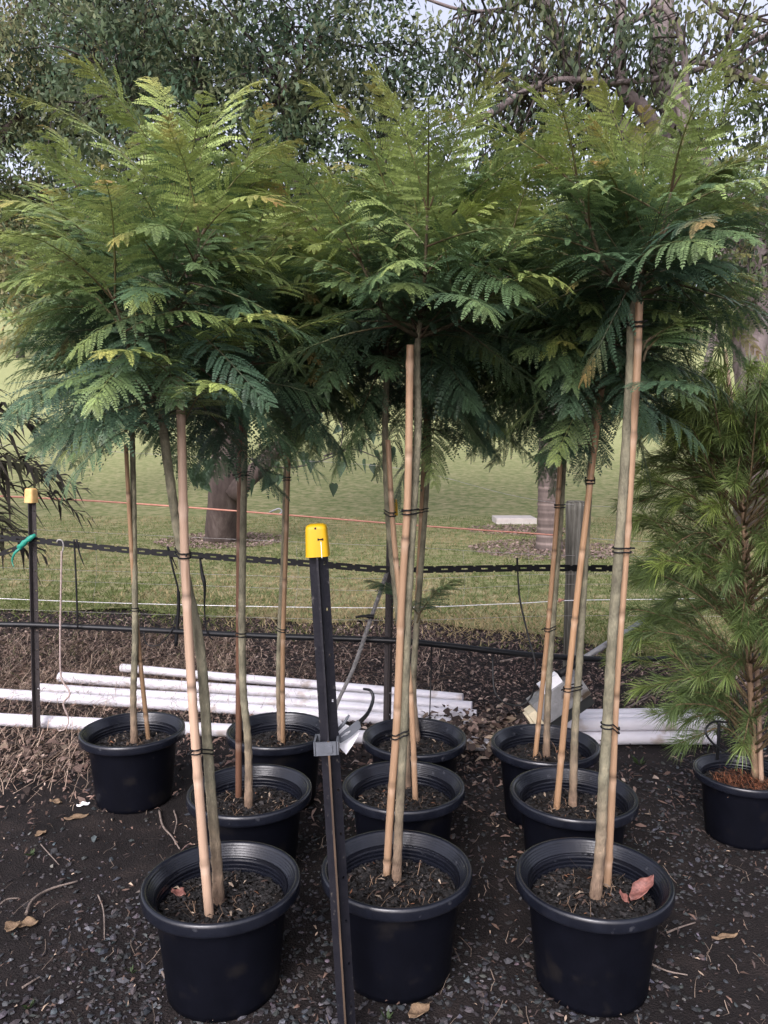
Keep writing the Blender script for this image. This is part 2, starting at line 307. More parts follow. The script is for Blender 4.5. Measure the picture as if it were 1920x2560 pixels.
curls(g, np.stack([X, Y, 0.004 + 0.012 * rng.random(n)], -1), Ls, Ls * (0.14 + 0.36 * rng.random(n)), col)
n = 2600; Y = 1.3 + 1.9 * rng.random(n); X = (rng.random(n) * 2 - 1) * (0.52 * Y + 0.2); Ls = 0.008 + 0.02 * rng.random(n) ** 3
col = np.array([[0.14, 0.09, 0.07], [0.36, 0.27, 0.2], [0.07, 0.05, 0.045]])[rng.choice(3, n, p=[0.4, 0.13, 0.47])] * (0.7 + 0.6 * rng.random((n, 1)))
curls(g, np.stack([X, Y, 0.008 + 0.006 * rng.random(n)], -1), Ls, Ls * (0.15 + 0.35 * rng.random(n)), col)
for (tx, ty, rr_, nn) in ((480, 1172, 1.0, 2600), (1186, 1192, 1.1, 3000), (1120, 1150, 0.9, 1200)):
    c3 = G(tx, ty); r3 = rr_ * np.sqrt(rng.random(nn)) ** 1.3; a3 = rng.random(nn) * 6.283; L3 = 0.02 + 0.05 * rng.random(nn) ** 2
    curls(g, np.stack([c3[0] + r3 * np.cos(a3), c3[1] + r3 * np.sin(a3), np.full(nn, 0.045)], -1), L3, L3 * (0.3 + 0.4 * rng.random(nn)), np.array([0.20, 0.145, 0.125]) * (0.5 + 0.9 * rng.random((nn, 1))))
n4 = 1100; P4 = np.concatenate([np.stack([0.52 + 0.17 * rng.standard_normal(n4), 3.72 + 0.14 * rng.standard_normal(n4), 0.02 + 0.09 * rng.random(n4)], -1), np.stack([-1.75 + 0.35 * rng.standard_normal(330), 3.5 + 0.17 * rng.standard_normal(330), 0.006 + 0.02 * rng.random(330)], -1)]); L4 = 0.014 + 0.055 * rng.random(len(P4)) ** 1.8
curls(g, P4, L4, L4 * (0.35 + 0.4 * rng.random(len(P4))), np.array([[0.20, 0.14, 0.115], [0.10, 0.068, 0.056], [0.30, 0.23, 0.17], [0.05, 0.037, 0.032]])[rng.integers(0, 4, len(P4))] * (0.5 + 0.8 * rng.random((len(P4), 1))))
obj('leaf_litter', g, M['litter'], kind='stuff')

# dry straw lying over the mulch and the pipes
def strands(mb, P, L, r, col, lift=0.35, sag=1.0):
    n = len(P); a = rng.random(n) * 6.283; d = unit(np.stack([np.cos(a), np.sin(a), lift * np.abs(rng.standard_normal(n))], -1)); b = unit(np.cross(d, rng.standard_normal((n, 3))))
    w = unit(np.cross(d, [0, 0.6, 0.8])); T = np.linspace(0, 1, 5); pts = []
    for t in T:
        c = P + d * (L * t)[:, None] + b * (L * 0.35 * t * t * rng.choice([-1, 1], n))[:, None] * 0.6 - np.array([0, 0, 1]) * (sag * L * 0.45 * t * t)[:, None]
        c[:, 2] = np.maximum(c[:, 2], 0.004)
        pts += [c - w * r, c + w * r]
    V = np.stack(pts, 1).reshape(-1, 3); o = (np.arange(n) * 10)[:, None]
    mb.add(V, np.concatenate([o + [2 * i, 2 * i + 1, 2 * i + 3, 2 * i + 2] for i in range(4)]), None, np.repeat(col, 10, 0))
n = 4200; X = np.concatenate([-2.9 + 1.9 * rng.random(n), -1.4 + 1.8 * rng.random(1100)]); n = len(X)
Y = np.where(np.arange(n) < 4200, 4.45 + 1.5 * rng.random(n) ** 1.3, 4.5 + 1.6 * rng.random(n)); Y[:1100] = 3.3 + 0.9 * rng.random(1100); X[:1100] = -2.3 + 1.0 * rng.random(1100)
col = np.array([0.50, 0.37, 0.28]) * (0.45 + 0.75 * rng.random((n, 1)))
g = MB(); strands(g, np.stack([X, Y, 0.01 + 0.03 * rng.random(n)], -1), 0.08 + 0.2 * rng.random(n), 0.0011, col)
n = 700; Y = 1.6 + 2.6 * rng.random(n); X = (rng.random(n) * 2 - 1) * (0.5 * Y + 0.2)
strands(g, np.stack([X, Y, np.full(n, 0.012)], -1), 0.03 + 0.09 * rng.random(n), 0.0009, np.array([0.3, 0.23, 0.18]) * (0.4 + 0.8 * rng.random((n, 1))), lift=0.1)
n = 900; X = -2.4 + 2.0 * rng.random(n) ** 1.2; Y = 3.95 + 0.95 * rng.random(n)
strands(g, np.stack([X, Y, 0.05 + 0.05 * rng.random(n)], -1), 0.06 + 0.13 * rng.random(n), 0.0010, np.array([0.36, 0.27, 0.20]) * (0.35 + 0.8 * rng.random((n, 1))), lift=0.2, sag=0.9)
n = 1500; X = -3.2 + 2.3 * rng.random(n); Y = 4.6 + 1.7 * rng.random(n)
strands(g, np.stack([X, Y, 0.01 + 0.02 * rng.random(n)], -1), 0.05 + 0.12 * rng.random(n), 0.0013, np.where((rng.random(n) < 0.25)[:, None], np.array([0.12, 0.14, 0.05]), np.array([0.46, 0.35, 0.26])) * (0.5 + 0.7 * rng.random((n, 1))), lift=0.9, sag=0.7)
obj('dry_grass', g, M['litter'], kind='stuff')

# ------------------------------------------------------------------ feathery fronds
Zu = np.array([0, 0, 1.0])
DARK, MIDC, YOUNG, BRONZE = map(np.array, ((0.054, 0.098, 0.066), (0.108, 0.182, 0.080), (0.37, 0.43, 0.12), (0.46, 0.28, 0.10)))
PERK = [1.0]
def frond(mb, base, d, up, L, Wp, cA, cB, droop=0.2, pdroop=0.25, n=16, nl=14, lsz=0.0125, bronze=0.0):
    base = np.asarray(base, float); d = unit(d); h = np.array([d[0], d[1], 0.0])
    if np.linalg.norm(h) < 0.05: az = random.random() * 6.283; h = np.array([math.cos(az), math.sin(az), 0])
    h = unit(h); el0 = math.asin(max(-1, min(1, d[2]))); B0 = np.cross(h, Zu); sw = random.gauss(0, 0.10)
    tau = np.linspace(0, 1, 33); el = np.maximum(el0 - PERK[0] * droop * (3.1 if el0 > 0.15 else 1.7) * tau ** 1.6, min(el0, -0.75 if PERK[0] > 0.9 else -0.5))
    dv = np.cos(el)[:, None] * h + np.sin(el)[:, None] * Zu + (sw * tau)[:, None] * B0
    SP = base + np.concatenate([np.zeros((1, 3)), np.cumsum((dv[1:] + dv[:-1]) / 2, axis=0)]) * L / 32
    t = np.linspace(0.14, 0.985, n) + rng.standard_normal(n) * 0.004
    def S(t): return np.stack([np.interp(t, tau, SP[:, k]) for k in range(3)], -1)
    P = S(t); T = unit(S(np.minimum(t + 0.03, 1)) - S(t - 0.03)); roll = random.gauss(0, 0.22)
    B = unit(B0 - T * (T @ B0)[:, None]); N = np.cross(B, T); B, N = B * math.cos(roll) + N * math.sin(roll), N * math.cos(roll) - B * math.sin(roll)
    prof = np.minimum(1, (t / 0.22)) ** 0.7 * np.where(t > 0.35, 1 - 0.74 * ((t - 0.35) / 0.65) ** 1.6, 1)
    ang = np.radians(14 + 46 * t ** 1.4)
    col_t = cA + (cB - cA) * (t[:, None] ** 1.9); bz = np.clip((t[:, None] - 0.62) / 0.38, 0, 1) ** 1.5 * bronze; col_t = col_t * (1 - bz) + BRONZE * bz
    tt = np.linspace(0, 1, 7)
    mb.tube(S(tt), np.linspace(0.0028, 0.0008, 7), 4, np.array([0.12, 0.075, 0.05]) * (1 - tt[:, None]) + (cB * 0.8) * tt[:, None], caps=False)
    u = (np.arange(nl) + 0.7) / nl
    for s in (-1, 1):
        l = Wp * prof * (1 + 0.09 * rng.standard_normal(n))
        a = ang + rng.standard_normal(n) * 0.09
        pd = s * B * np.cos(a)[:, None] + T * np.sin(a)[:, None] + N * (0.12 + 0.10 * rng.standard_normal(n))[:, None]; pd = unit(pd)
        dr = (pdroop * (1 + 0.35 * rng.standard_normal(n)))[:, None]
        dn = unit(0.6 * Zu + 0.4 * N)
        def Q(u): return P[:, None] + l[:, None, None] * (pd[:, None] * u[None, :, None] + T[:, None] * 0.12 * (u * u)[None, :, None]) - (l[:, None] * dr)[:, :, None] * (u ** 2)[None, :, None] * dn[:, None]
        q = Q(u); tq = unit(Q(u + 0.02) - Q(u - 0.02)); wq = unit(np.cross(tq, N[:, None] + 0 * tq)); nq = np.cross(wq, tq)
        ll = np.minimum(lsz, 0.34 * l)[:, None] * np.interp(u, [0, 0.12, 0.6, 1], [0.55, 0.95, 1.0, 0.42])[None]
        cc = np.clip(col_t[:, None] * (1 + 0.13 * rng.standard_normal((n, nl, 1))) * (1 + 0.15 * rng.standard_normal((n, 1, 1))), 0.006, 1)
        for s2 in (-1, 1):
            ld = unit(wq * s2 * 0.82 + tq * 0.57 - nq * 0.12 + 0.07 * rng.standard_normal(q.shape))
            pp = unit(np.cross(ld, nq)); Lx = ll[..., None]; Wx = np.minimum(ll, (l / nl)[:, None] * 0.95)[..., None] * 0.50
            V = np.stack([q, q + ld * Lx * 0.42 + pp * Wx, q + ld * Lx, q + ld * Lx * 0.42 - pp * Wx], 2)
            mb.add(V.reshape(-1, 3), np.arange(n * nl * 4).reshape(-1, 4), None, np.repeat(cc.reshape(-1, 3), 4, 0))
        e = Q(np.array([0.98]))[:, 0]; te = unit(Q(np.array([1.0]))[:, 0] - Q(np.array([0.96]))[:, 0])
        mb.leaves(e, te, N, 0.012 * np.minimum(1, l / 0.05), 0.0035, col_t)
        # the pinna's own rib
        r0, r1, r2 = Q(np.array([0.0]))[:, 0], Q(np.array([0.5]))[:, 0], Q(np.array([1.0]))[:, 0]; w0 = wq[:, 0] * 0.0007
        V = np.stack([r0 - w0, r0 + w0, r1 - w0, r1 + w0, r2 - w0 * 0.4, r2 + w0 * 0.4], 1).reshape(-1, 3); o = (np.arange(n) * 6)[:, None]
        mb.add(V, np.concatenate([o + [0, 1, 3, 2], o + [2, 3, 5, 4]]), None, np.repeat(col_t * 0.8, 6, 0))

def age_cols(z, tip, r, low=0.0, set_=None):
    """leaf colour of one frond: dark and bluish when old, yellow-green with bronze ends when new"""
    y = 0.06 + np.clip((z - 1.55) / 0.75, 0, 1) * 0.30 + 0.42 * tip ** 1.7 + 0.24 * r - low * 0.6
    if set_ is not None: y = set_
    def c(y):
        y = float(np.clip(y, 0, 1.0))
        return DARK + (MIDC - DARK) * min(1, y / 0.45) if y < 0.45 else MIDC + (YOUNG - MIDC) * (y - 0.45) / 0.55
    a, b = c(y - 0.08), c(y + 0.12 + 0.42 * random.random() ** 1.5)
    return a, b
def shoot(cr, path, nodes, size, a0, a1, start=0.15, tip=1.0, fan=2, phase=None, low=0.0):
    """frond pairs set crosswise along a stem, ending in a fan of upright young fronds"""
    P = bez(path, 30); ph = random.random() * 6.28 if phase is None else phase
    for k in range(nodes):
        f = start + (1 - start) * (k + 0.3 * random.random()) / max(1, nodes); i = min(28, int(f * 29)); T = unit(P[i + 1] - P[i]); f2 = (k + 0.5) / nodes
        u = unit(np.cross(T, [0.3, 0.9, 0.1])); w = np.cross(T, u)
        for s in (0, math.pi):
            if random.random() < 0.06: continue
            az = ph + k * 1.571 + s + random.gauss(0, 0.28); an = rad(a0 + (a1 - a0) * f2 + random.gauss(0, 14))
            d = T * math.cos(an) + (u * math.cos(az) + w * math.sin(az)) * math.sin(an)
            L = (1 - 0.22 * f2 * tip) * size * (0.8 + 0.3 * random.random()) * (1.05 - 0.25 * f2)
            cA, cB = age_cols(P[i][2] + d[2] * L * 0.5, f2 * tip, random.gauss(0, 0.6), low)
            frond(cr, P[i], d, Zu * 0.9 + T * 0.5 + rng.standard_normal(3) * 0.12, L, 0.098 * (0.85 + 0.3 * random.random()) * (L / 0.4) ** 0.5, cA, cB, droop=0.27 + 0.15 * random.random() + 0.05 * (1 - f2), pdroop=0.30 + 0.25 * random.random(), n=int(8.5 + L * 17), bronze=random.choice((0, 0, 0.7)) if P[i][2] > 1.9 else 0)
    T = unit(P[-1] - P[-3]); u = unit(np.cross(T, [0.3, 0.9, 0.1])); w = np.cross(T, u)
    for k in range(fan):
        az = ph + k * 6.283 / max(fan, 1) + random.gauss(0, 0.3); an = rad(16 + 12 * random.random()); L = size * (0.6 + 0.3 * random.random())
        d = T * math.cos(an) + (u * math.cos(az) + w * math.sin(az)) * math.sin(an)
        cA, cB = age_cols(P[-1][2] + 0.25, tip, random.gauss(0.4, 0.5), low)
        frond(cr, P[-1], d, Zu + (u * math.cos(az) + w * math.sin(az)) * -0.9, L, 0.075, cA, cB, droop=0.30 + 0.12 * random.random(), pdroop=0.3, n=14, lsz=0.0105, bronze=random.choice((0, 0.5, 1.0)) if P[-1][2] > 1.75 else 0)

# ------------------------------------------------------------------ potted trees
POT_PROF = [(0.0, 0.004), (0.140, 0.0), (0.150, 0.004), (0.1515, 0.02), (0.1755, 0.262), (0.1765, 0.268), (0.172, 0.268), (0.171, 0.25)]
RIM_PROF = [(0.1752, 0.2655), (0.2040, 0.2630), (0.2085, 0.2655), (0.2098, 0.2720), (0.2100, 0.2890), (0.2088, 0.2958), (0.2050, 0.2998), (0.1995, 0.3000), (0.1945, 0.2968), (0.1920, 0.2900)]
for k in range(5):
    z = 0.2890 - k * 0.0052; rk = 0.1912 - (0.2890 - z) * 0.78; RIM_PROF += [(rk + 0.0006, z), (rk - 0.0028, z - 0.0016), (rk - 0.0034, z - 0.0050)]
for k in range(3):
    z = 0.2600 - k * 0.0110; rk = 0.1712 - k * 0.0012; RIM_PROF += [(rk + 0.0006, z), (rk - 0.0018, z - 0.003), (rk - 0.0018, z - 0.0100)]
RIM_PROF += [(0.1655, 0.205)]
pm = MB(); pm.lathe(POT_PROF, seg=56); POT_ME = pm.data('pot'); POT_ME.materials.append(M['pot'])
pm = MB(); pm.lathe(RIM_PROF, seg=72); RIM_ME = pm.data('rim'); RIM_ME.materials.append(M['rim'])
SOIL_Z = 0.226
def soil_part(root, X, Y, z, R, red=0.0):
    sm = MB(); nr, ns = 9, 36; V = [[X, Y, z]]; th = np.linspace(0, 2 * np.pi, ns, endpoint=False)
    for i in range(1, nr):
        r = R * i / (nr - 1); V += [[X + r * math.cos(a), Y + r * math.sin(a), z + 0.006 * rng.standard_normal() * (i < nr - 1) - 0.006 * (i / nr) ** 2] for a in th]
    q = [[1 + (i - 1) * ns + j, 1 + (i - 1) * ns + (j + 1) % ns, 1 + i * ns + (j + 1) % ns, 1 + i * ns + j] for i in range(1, nr - 1) for j in range(ns)]
    sm.add(V, q, [[0, 1 + j, 1 + (j + 1) % ns] for j in range(ns)]); obj('soil', sm, M['soil'], root)
    gm = MB(); n = 2100; r = R * 0.97 * np.sqrt(rng.random(n)); a = rng.random(n) * 6.283; S = np.clip(0.0043 * np.exp(0.4 * rng.standard_normal(n)), 0.002, 0.010)
    tone = np.clip(0.0105 * np.exp(0.7 * rng.standard_normal(n)), 0.005, 0.2)[:, None] * np.array([1.05, 0.93, 0.9])
    stones(gm, np.stack([X + r * np.cos(a), Y + r * np.sin(a), np.full(n, z + 0.003)], -1), S, tone)
    n = 90; r = R * 0.9 * np.sqrt(rng.random(n)); a = rng.random(n) * 6.283; Ls = 0.006 + 0.02 * rng.random(n) ** 2
    pal = np.array([[0.06, 0.036, 0.027], [0.34, 0.26, 0.19], [0.16, 0.07, 0.035]])
    curls(gm, np.stack([X + r * np.cos(a), Y + r * np.sin(a), np.full(n, z + 0.010)], -1), Ls, Ls * 0.3, pal[rng.choice(3, n, p=[0.6, 0.28, 0.12])] * (0.6 + 0.7 * rng.random((n, 1))))
    n = 40; r = R * 0.7 * np.sqrt(rng.random(n)); a = rng.random(n) * 6.283
    strands(gm, np.stack([X + r * np.cos(a), Y + r * np.sin(a), np.full(n, z + 0.012)], -1), 0.02 + 0.06 * rng.random(n), 0.0008, np.array([0.26, 0.17, 0.11]) * (0.5 + 0.8 * rng.random((n, 1))), lift=0.25, sag=0.4)
    if red:
        n = 600; r = R * 0.68 * np.sqrt(rng.random(n)); a = rng.random(n) * 6.283
        strands(gm, np.stack([X + r * np.cos(a), Y + r * np.sin(a), np.full(n, z + 0.012)], -1), 0.015 + 0.03 * rng.random(n), 0.0011, np.array([0.26, 0.10, 0.05]) * (0.5 + 0.8 * rng.random((n, 1))), lift=0.35, sag=0.4)
    obj('soil_grit', gm, M['stone'], root, smooth=False, kind='stuff')

def bamboo(P, r0, r1, tone, phase):
    """a cane with swollen nodes and a darker line under each"""
    P = bez(P, 120); ln = np.concatenate([[0], np.cumsum(np.linalg.norm(np.diff(P, axis=0), axis=1))]); f = ln / ln[-1]
    r = r0 + (r1 - r0) * f; gap = 0.235; ph = ((ln + phase) % gap); dd = np.minimum(ph, gap - ph)
    r = r * (1 + 0.20 * np.exp(-(dd / 0.005) ** 2)); tone = np.asarray(tone)
    c = tone * (1 + 0.10 * np.sin(ln * 5 + phase * 40))[:, None]; c = c * (1 - 0.62 * np.exp(-((ph - 0.009) / 0.006) ** 2))[:, None]; c = c + np.array([0.1, 0.09, 0.08]) * np.exp(-(((gap - ph) - 0.012) / 0.012) ** 2)[:, None]
    mb = MB(); mb.tube(P, r, 12, np.clip(c, 0.02, 0.9)); return mb
def tie(root, pa, ra, pb, rb, loops=2):
    """black cable tie wrapped round a cane and a stem"""
    mb = MB(); a = pb - pa; a[2] = 0; dist = np.linalg.norm(a); ax = a / max(dist, 1e-6); pr = np.array([-ax[1], ax[0], 0])
    for k in range(loops):
        z = (k - (loops - 1) / 2) * 0.011; pts = []
        for th in np.linspace(math.pi / 2, 1.5 * math.pi, 9): pts.append(pa + (ax * math.cos(th) + pr * math.sin(th)) * (ra + 0.003) + Zu * z)
        for th in np.linspace(-math.pi / 2, math.pi / 2, 9): pts.append(pb + (ax * math.cos(th) + pr * math.sin(th)) * (rb + 0.003) + Zu * (z + 0.004))
        pts.append(pts[0]); mb.tube(np.array(pts), 0.0021, 5, caps=False)
    mb.tube([pa - ax * (ra + 0.002) + Zu * 0.004, pa - ax * (ra + 0.018) + np.array([0, -0.01, 0.004])], 0.0026, 6)
    obj('cable_tie', mb, M['black'], root)

GRP = 'young feathery leaved trees in black pots'
TAN, PINK, OCHRE, BROWN, FAWN = (0.37, 0.24, 0.150), (0.42, 0.292, 0.210), (0.35, 0.215, 0.122), (0.13, 0.066, 0.042), (0.26, 0.165, 0.095)
def stem(pts, Y0, Y1):
    n = len(pts); return np.array([at(x, y, Y0 + (Y1 - Y0) * i / (n - 1)) for i, (x, y) in enumerate(pts)])
def near_point(P, y):
    """the point of a stem at the photograph's height y"""
    best = min(range(len(P)), key=lambda i: abs((1280 - FPX * ((P[i][1] * sp + (P[i][2] - CAM_H) * cp) / (P[i][1] * cp - (P[i][2] - CAM_H) * sp))) / K - y)); return P[best].copy()
def potted_tree(label, pot, stake, tone, rs, trunk, rt, apex, ties, shoots, nbr=5, size=0.45, rot=0.0, dens=11, lean=0.0, Ya=None, nlow=4, st=-0.02):
    global rng
    rng = np.random.default_rng(int(abs(pot[0]) * 7000 + pot[1] * 1000)); random.seed(int(abs(pot[0]) * 5000 + pot[1] * 900))
    X, Y = pot; root = thing('potted_tree', label, 'potted tree', (X, Y, 0), GRP)
    po = obj('pot', POT_ME, None, root); po.rotation_euler = (0, 0, rot); ri = obj('rim', RIM_ME, None, po); ORG[po.name] = ORG[root.name]
    ri.scale = (1 + 0.012 * math.sin(rot * 3), 1 - 0.012 * math.sin(rot * 3), 1)
    soil_part(root, X, Y, SOIL_Z, 0.1685)
    b0 = G(*trunk[0], SOIL_Z)[1]; s0 = G(*stake[0], SOIL_Z)[1]; Ya = Ya or Y
    TP = stem(trunk, b0, Ya); SP = stem(stake, s0, Ya - 0.035)
    top = at(*apex, Ya + lean) - [0, 0, 0.13]; full = np.concatenate([TP, [TP[-1] + (top - TP[-1]) * 0.5 + rng.standard_normal(3) * 0.012, top]])
    TP[0, 2] -= 0.015; SP[0, 2] -= 0.03; full[0, 2] -= 0.015
    C1 = bez(full, 110); ln = np.linspace(0, 1, 110); zt = TP[-1][2]
    r = np.where(C1[:, 2] < zt, rt * (1.12 - 0.3 * (C1[:, 2] / zt)), rt * 0.82 * (1 - 0.72 * np.clip((C1[:, 2] - zt) / max(top[2] - zt, 0.1), 0, 1)))
    r = r * (1 + 0.05 * np.sin(np.arange(110) * 1.9 + rot) + 0.16 * np.exp(-((C1[:, 2] - SOIL_Z) / 0.05) ** 2))
    grey, base, greenish = np.array([0.185, 0.168, 0.125]), np.array([0.21, 0.14, 0.105]), np.array([0.11, 0.09, 0.06])
    k = np.clip((C1[:, 2] - SOIL_Z) / 0.35, 0, 1)[:, None]; k2 = np.clip((C1[:, 2] - zt) / 0.4, 0, 1)[:, None]
    cc = base * (1 - k) + grey * k; cc = cc * (1 - k2) + greenish * k2; cc = cc * (1 + 0.13 * np.sin(np.arange(110) * 0.9 + rot * 5) + 0.1 * rng.standard_normal(110))[:, None]
    tb = MB(); tb.tube(C1, r, 12, np.clip(cc, 0.02, 0.9), ripple=0.03); trunk_o = obj('trunk', tb, M['bark'], root)
    obj('bamboo_stake', bamboo(SP, rs, rs * 0.86, tone, rot), M['bamboo'], root)
    SPd = bez(SP, 200)
    for y in ties: tie(root, near_point(SPd, y), rs, near_point(C1, y), rt * 0.95)
    # crown: frond pairs up the leader, side branches, and the shoots that show in the photograph
    def branch(*a):
        bm_ = MB(); bm_.tube(*a); obj('branch', bm_, M['bark'], trunk_o)
    cr = MB(); PERK[0] = 0.68 if st > 0.1 else 1.0
    i0 = int(np.argmin(np.abs(C1[:, 2] - zt))); lead = C1[i0:]
    shoot(cr, lead[::max(1, len(lead) // 6)], dens, size * (0.9 if st > 0.1 else 1), 98 - 190 * max(st, 0), 42, start=st, fan=5)
    for k in range(nbr):
        f = 0.02 + 0.62 * k / max(nbr - 1, 1); f = max(f, st + 0.05); b = lead[int(f * (len(lead) - 1))]; az = rot * 7 + k * 2.4; L = (0.30 - 0.12 * f) * (0.8 + 0.4 * random.random())
        rd = np.array([math.cos(az), math.sin(az), 0]); pth = [b, b + rd * L * 0.5 + Zu * L * 0.22, b + rd * L * 0.85 + Zu * L * 0.75]
        branch(bez(pth, 8), np.linspace(0.0065, 0.003, 8), 6, np.array([0.085, 0.07, 0.045]))
        shoot(cr, pth, 3, size * 0.92, 82 - 110 * max(st, 0), 42, start=0.3, fan=3)
    for k in range(nlow):  # low, spreading, dark
        b = lead[0] + Zu * (0.03 + 0.03 * k * random.random()); az = rot * 3 + k * 1.571 + random.gauss(0, 0.3); L = 0.16 + 0.16 * random.random(); rd = np.array([math.cos(az), math.sin(az), 0])
        pth = [b, b + rd * L * 0.5 + Zu * L * 0.25, b + rd * L + Zu * L * 0.5]; branch(bez(pth, 8), np.linspace(0.006, 0.003, 8), 6, np.array([0.12, 0.085, 0.06]))
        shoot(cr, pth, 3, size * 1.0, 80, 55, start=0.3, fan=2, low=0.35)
    for (x0, y0, x1, y1, dy, nd, sz, tp) in shoots:
        b = at(x0, y0, Ya); e = at(x1, y1, Ya + dy); ln_ = float(np.linalg.norm(e - b)); e = e if not nd else b + (e - b) * max(0.35, 1 - 0.30 / ln_); m_ = (b + e) / 2 + Zu * -0.02
        if nd: branch(bez([b, m_, e], 8), np.linspace(0.006, 0.003, 8), 6, np.array([0.09, 0.072, 0.045]))
        else: branch(bez([b - (e - b) * 0.06 - Zu * 0.02, b, b + (e - b) * 0.08 + Zu * 0.01], 6), np.linspace(0.004, 0.003, 6), 6, np.array([0.09, 0.072, 0.045]))
        if nd: shoot(cr, [b, m_, e], nd, sz, 74, 40, start=0.25, tip=tp, fan=3)
        else:  # a single frond from b to e
            d = e - b; L = float(np.linalg.norm(d)); cA, cB = age_cols(e[2], tp, 0.3, set_=tp * 0.85); frond(cr, b, d + Zu * 0.32 * L, Zu - d * 0.3, L * 1.08, 0.10, cA, cB, droop=0.24, pdroop=0.35, n=18, bronze=0.35 * (tp > 0.85))
    obj('crown', cr, M['frond'], root)

potted_tree('feathery tree in the front pot with a thick pale pinkish bamboo cane', (-0.437, 2.011),
    [(454, 1978), (437, 1800), (415, 1500), (400, 1220), (391, 900), (388, 815)], PINK, 0.0128, [(472, 1950), (468, 1860), (456, 1720), (447, 1590), (432, 1400), (402, 1250), (378, 1110), (357, 960), (353, 900)], 0.0140,
    (398, 360), [1620, 1197], [(398, 700, 300, 420, -0.25, 3, 0.36, 0.7), (390, 760, 90, 560, -0.05, 3, 0.40, 0.3), (400, 800, 600, 690, -0.3, 0, 0.3, 0.9), (400, 850, 255, 768, -0.35, 0, 0.3, 0.9), (395, 920, 495, 845, -0.35, 0, 0.3, 0.85), (385, 860, 130, 1010, -0.25, 0, 0.4, 0.0), (300, 560, 40, 480, -0.1, 2, 0.36, 0.6), (420, 560, 560, 360, 0.1, 2, 0.36, 0.8), (385, 430, 200, 120, -0.1, 0, 0.4, 1.0), (380, 700, 20, 640, -0.1, 1, 0.36, 0.3), (398, 440, 365, 135, 0.05, 0, 0.4, 1.0), (404, 440, 515, 125, 0.1, 0, 0.4, 1.0), (420, 470, 590, 300, 0.0, 0, 0.4, 0.8), (385, 470, 70, 190, 0.05, 0, 0.4, 0.95)], nbr=6, rot=0.3, nlow=2, st=0.03)
potted_tree('feathery tree in the front pot behind the yellow capped picket', (0.035, 2.077),
    [(834, 1890), (844, 1740), (857, 1560), (868, 1290), (881, 1060), (886, 745)], TAN, 0.0112, [(856, 1900), (861, 1790), (872, 1580), (882, 1300), (893, 1100), (903, 920), (900, 780)], 0.0118,
    (922, 460), [1590, 1105], [(905, 640, 800, 690, -0.2, 0, 0.3, 0.25), (905, 640, 1000, 690, -0.22, 0, 0.3, 0.2), (905, 630, 890, 690, -0.3, 0, 0.3, 0.3), (905, 560, 760, 330, 0.05, 3, 0.38, 0.9), (940, 560, 1130, 380, 0.0, 2, 0.38, 0.9), (960, 600, 1150, 590, 0.0, 0, 0.36, 0.2), (925, 500, 862, 150, -0.02, 0, 0.4, 1.0), (905, 500, 690, 190, -0.05, 0, 0.4, 0.9), (940, 490, 1040, 180, 0.08, 0, 0.4, 0.9), (960, 480, 1195, 320, -0.1, 0, 0.4, 0.8)], nbr=6, rot=1.1, nlow=0, st=0.24)
potted_tree('feathery tree in the front pot that holds a curled red leaf', (0.569, 2.029),
    [(1311, 1914), (1322, 1700), (1331, 1480), (1351, 1200), (1367, 950), (1376, 800), (1381, 652)], TAN, 0.0112, [(1285, 1940), (1297, 1830), (1303, 1700), (1312, 1560), (1321, 1400), (1336, 1200), (1350, 1000), (1362, 790), (1366, 680)], 0.0140,
    (1400, 410), [1575, 1187, 702], [(1395, 560, 1320, 430, -0.1, 2, 0.36, 0.8), (1375, 590, 1290, 620, -0.25, 0, 0.34, 0.2), (1400, 560, 1530, 400, 0.0, 2, 0.36, 0.6), (1390, 600, 1560, 590, -0.05, 0, 0.36, 0.1), (1400, 430, 1437, 140, 0.0, 0, 0.4, 0.8), (1380, 830, 1500, 880, -0.2, 0, 0.3, 0.2), (1395, 740, 1540, 690, 0.05, 0, 0.34, 0.75), (1395, 760, 1480, 700, 0.1, 0, 0.34, 0.6), (1385, 470, 1325, 190, -0.05, 0, 0.4, 0.9), (1370, 520, 1190, 340, -0.1, 0, 0.4, 0.7), (1420, 480, 1520, 290, 0.0, 0, 0.4, 0.8), (1440, 440, 1640, 365, -0.1, 0, 0.4, 0.8)], nbr=6, rot=2.0, nlow=0, st=0.22)
potted_tree('feathery tree in the middle row with a dark red brown cane', (-0.457, 2.567),
    [(515, 1722), (516, 1500), (517, 1200), (521, 930), (525, 800)], BROWN, 0.0115, [(537, 1742), (536, 1610), (525, 1480), (523, 1300), (527, 1050), (530, 850)], 0.0125,
    (545, 460), [1370, 1030], [(530, 660, 640, 520, 0.0, 3, 0.4, 0.6), (530, 760, 700, 600, -0.1, 2, 0.4, 0.3), (530, 820, 640, 850, -0.2, 0, 0.4, 0.0), (530, 560, 500, 260, 0.1, 2, 0.38, 0.9)], nbr=8, rot=0.7)
potted_tree('feathery tree in the middle row whose bare stem crosses behind its leaning cane', (0.067, 2.601),
    [(898, 1727), (888, 1510), (870, 1350), (850, 1150), (838, 950)], TAN, 0.0100, [(880, 1700), (872, 1450), (852, 1250), (838, 1100), (832, 940), (835, 800)], 0.0125,
    (810, 470), [1110], [(830, 700, 720, 480, 0.0, 3, 0.4, 0.7), (830, 800, 700, 720, -0.1, 2, 0.4, 0.0), (820, 600, 720, 380, 0.0, 2, 0.4, 0.7)], nbr=8, rot=1.7)
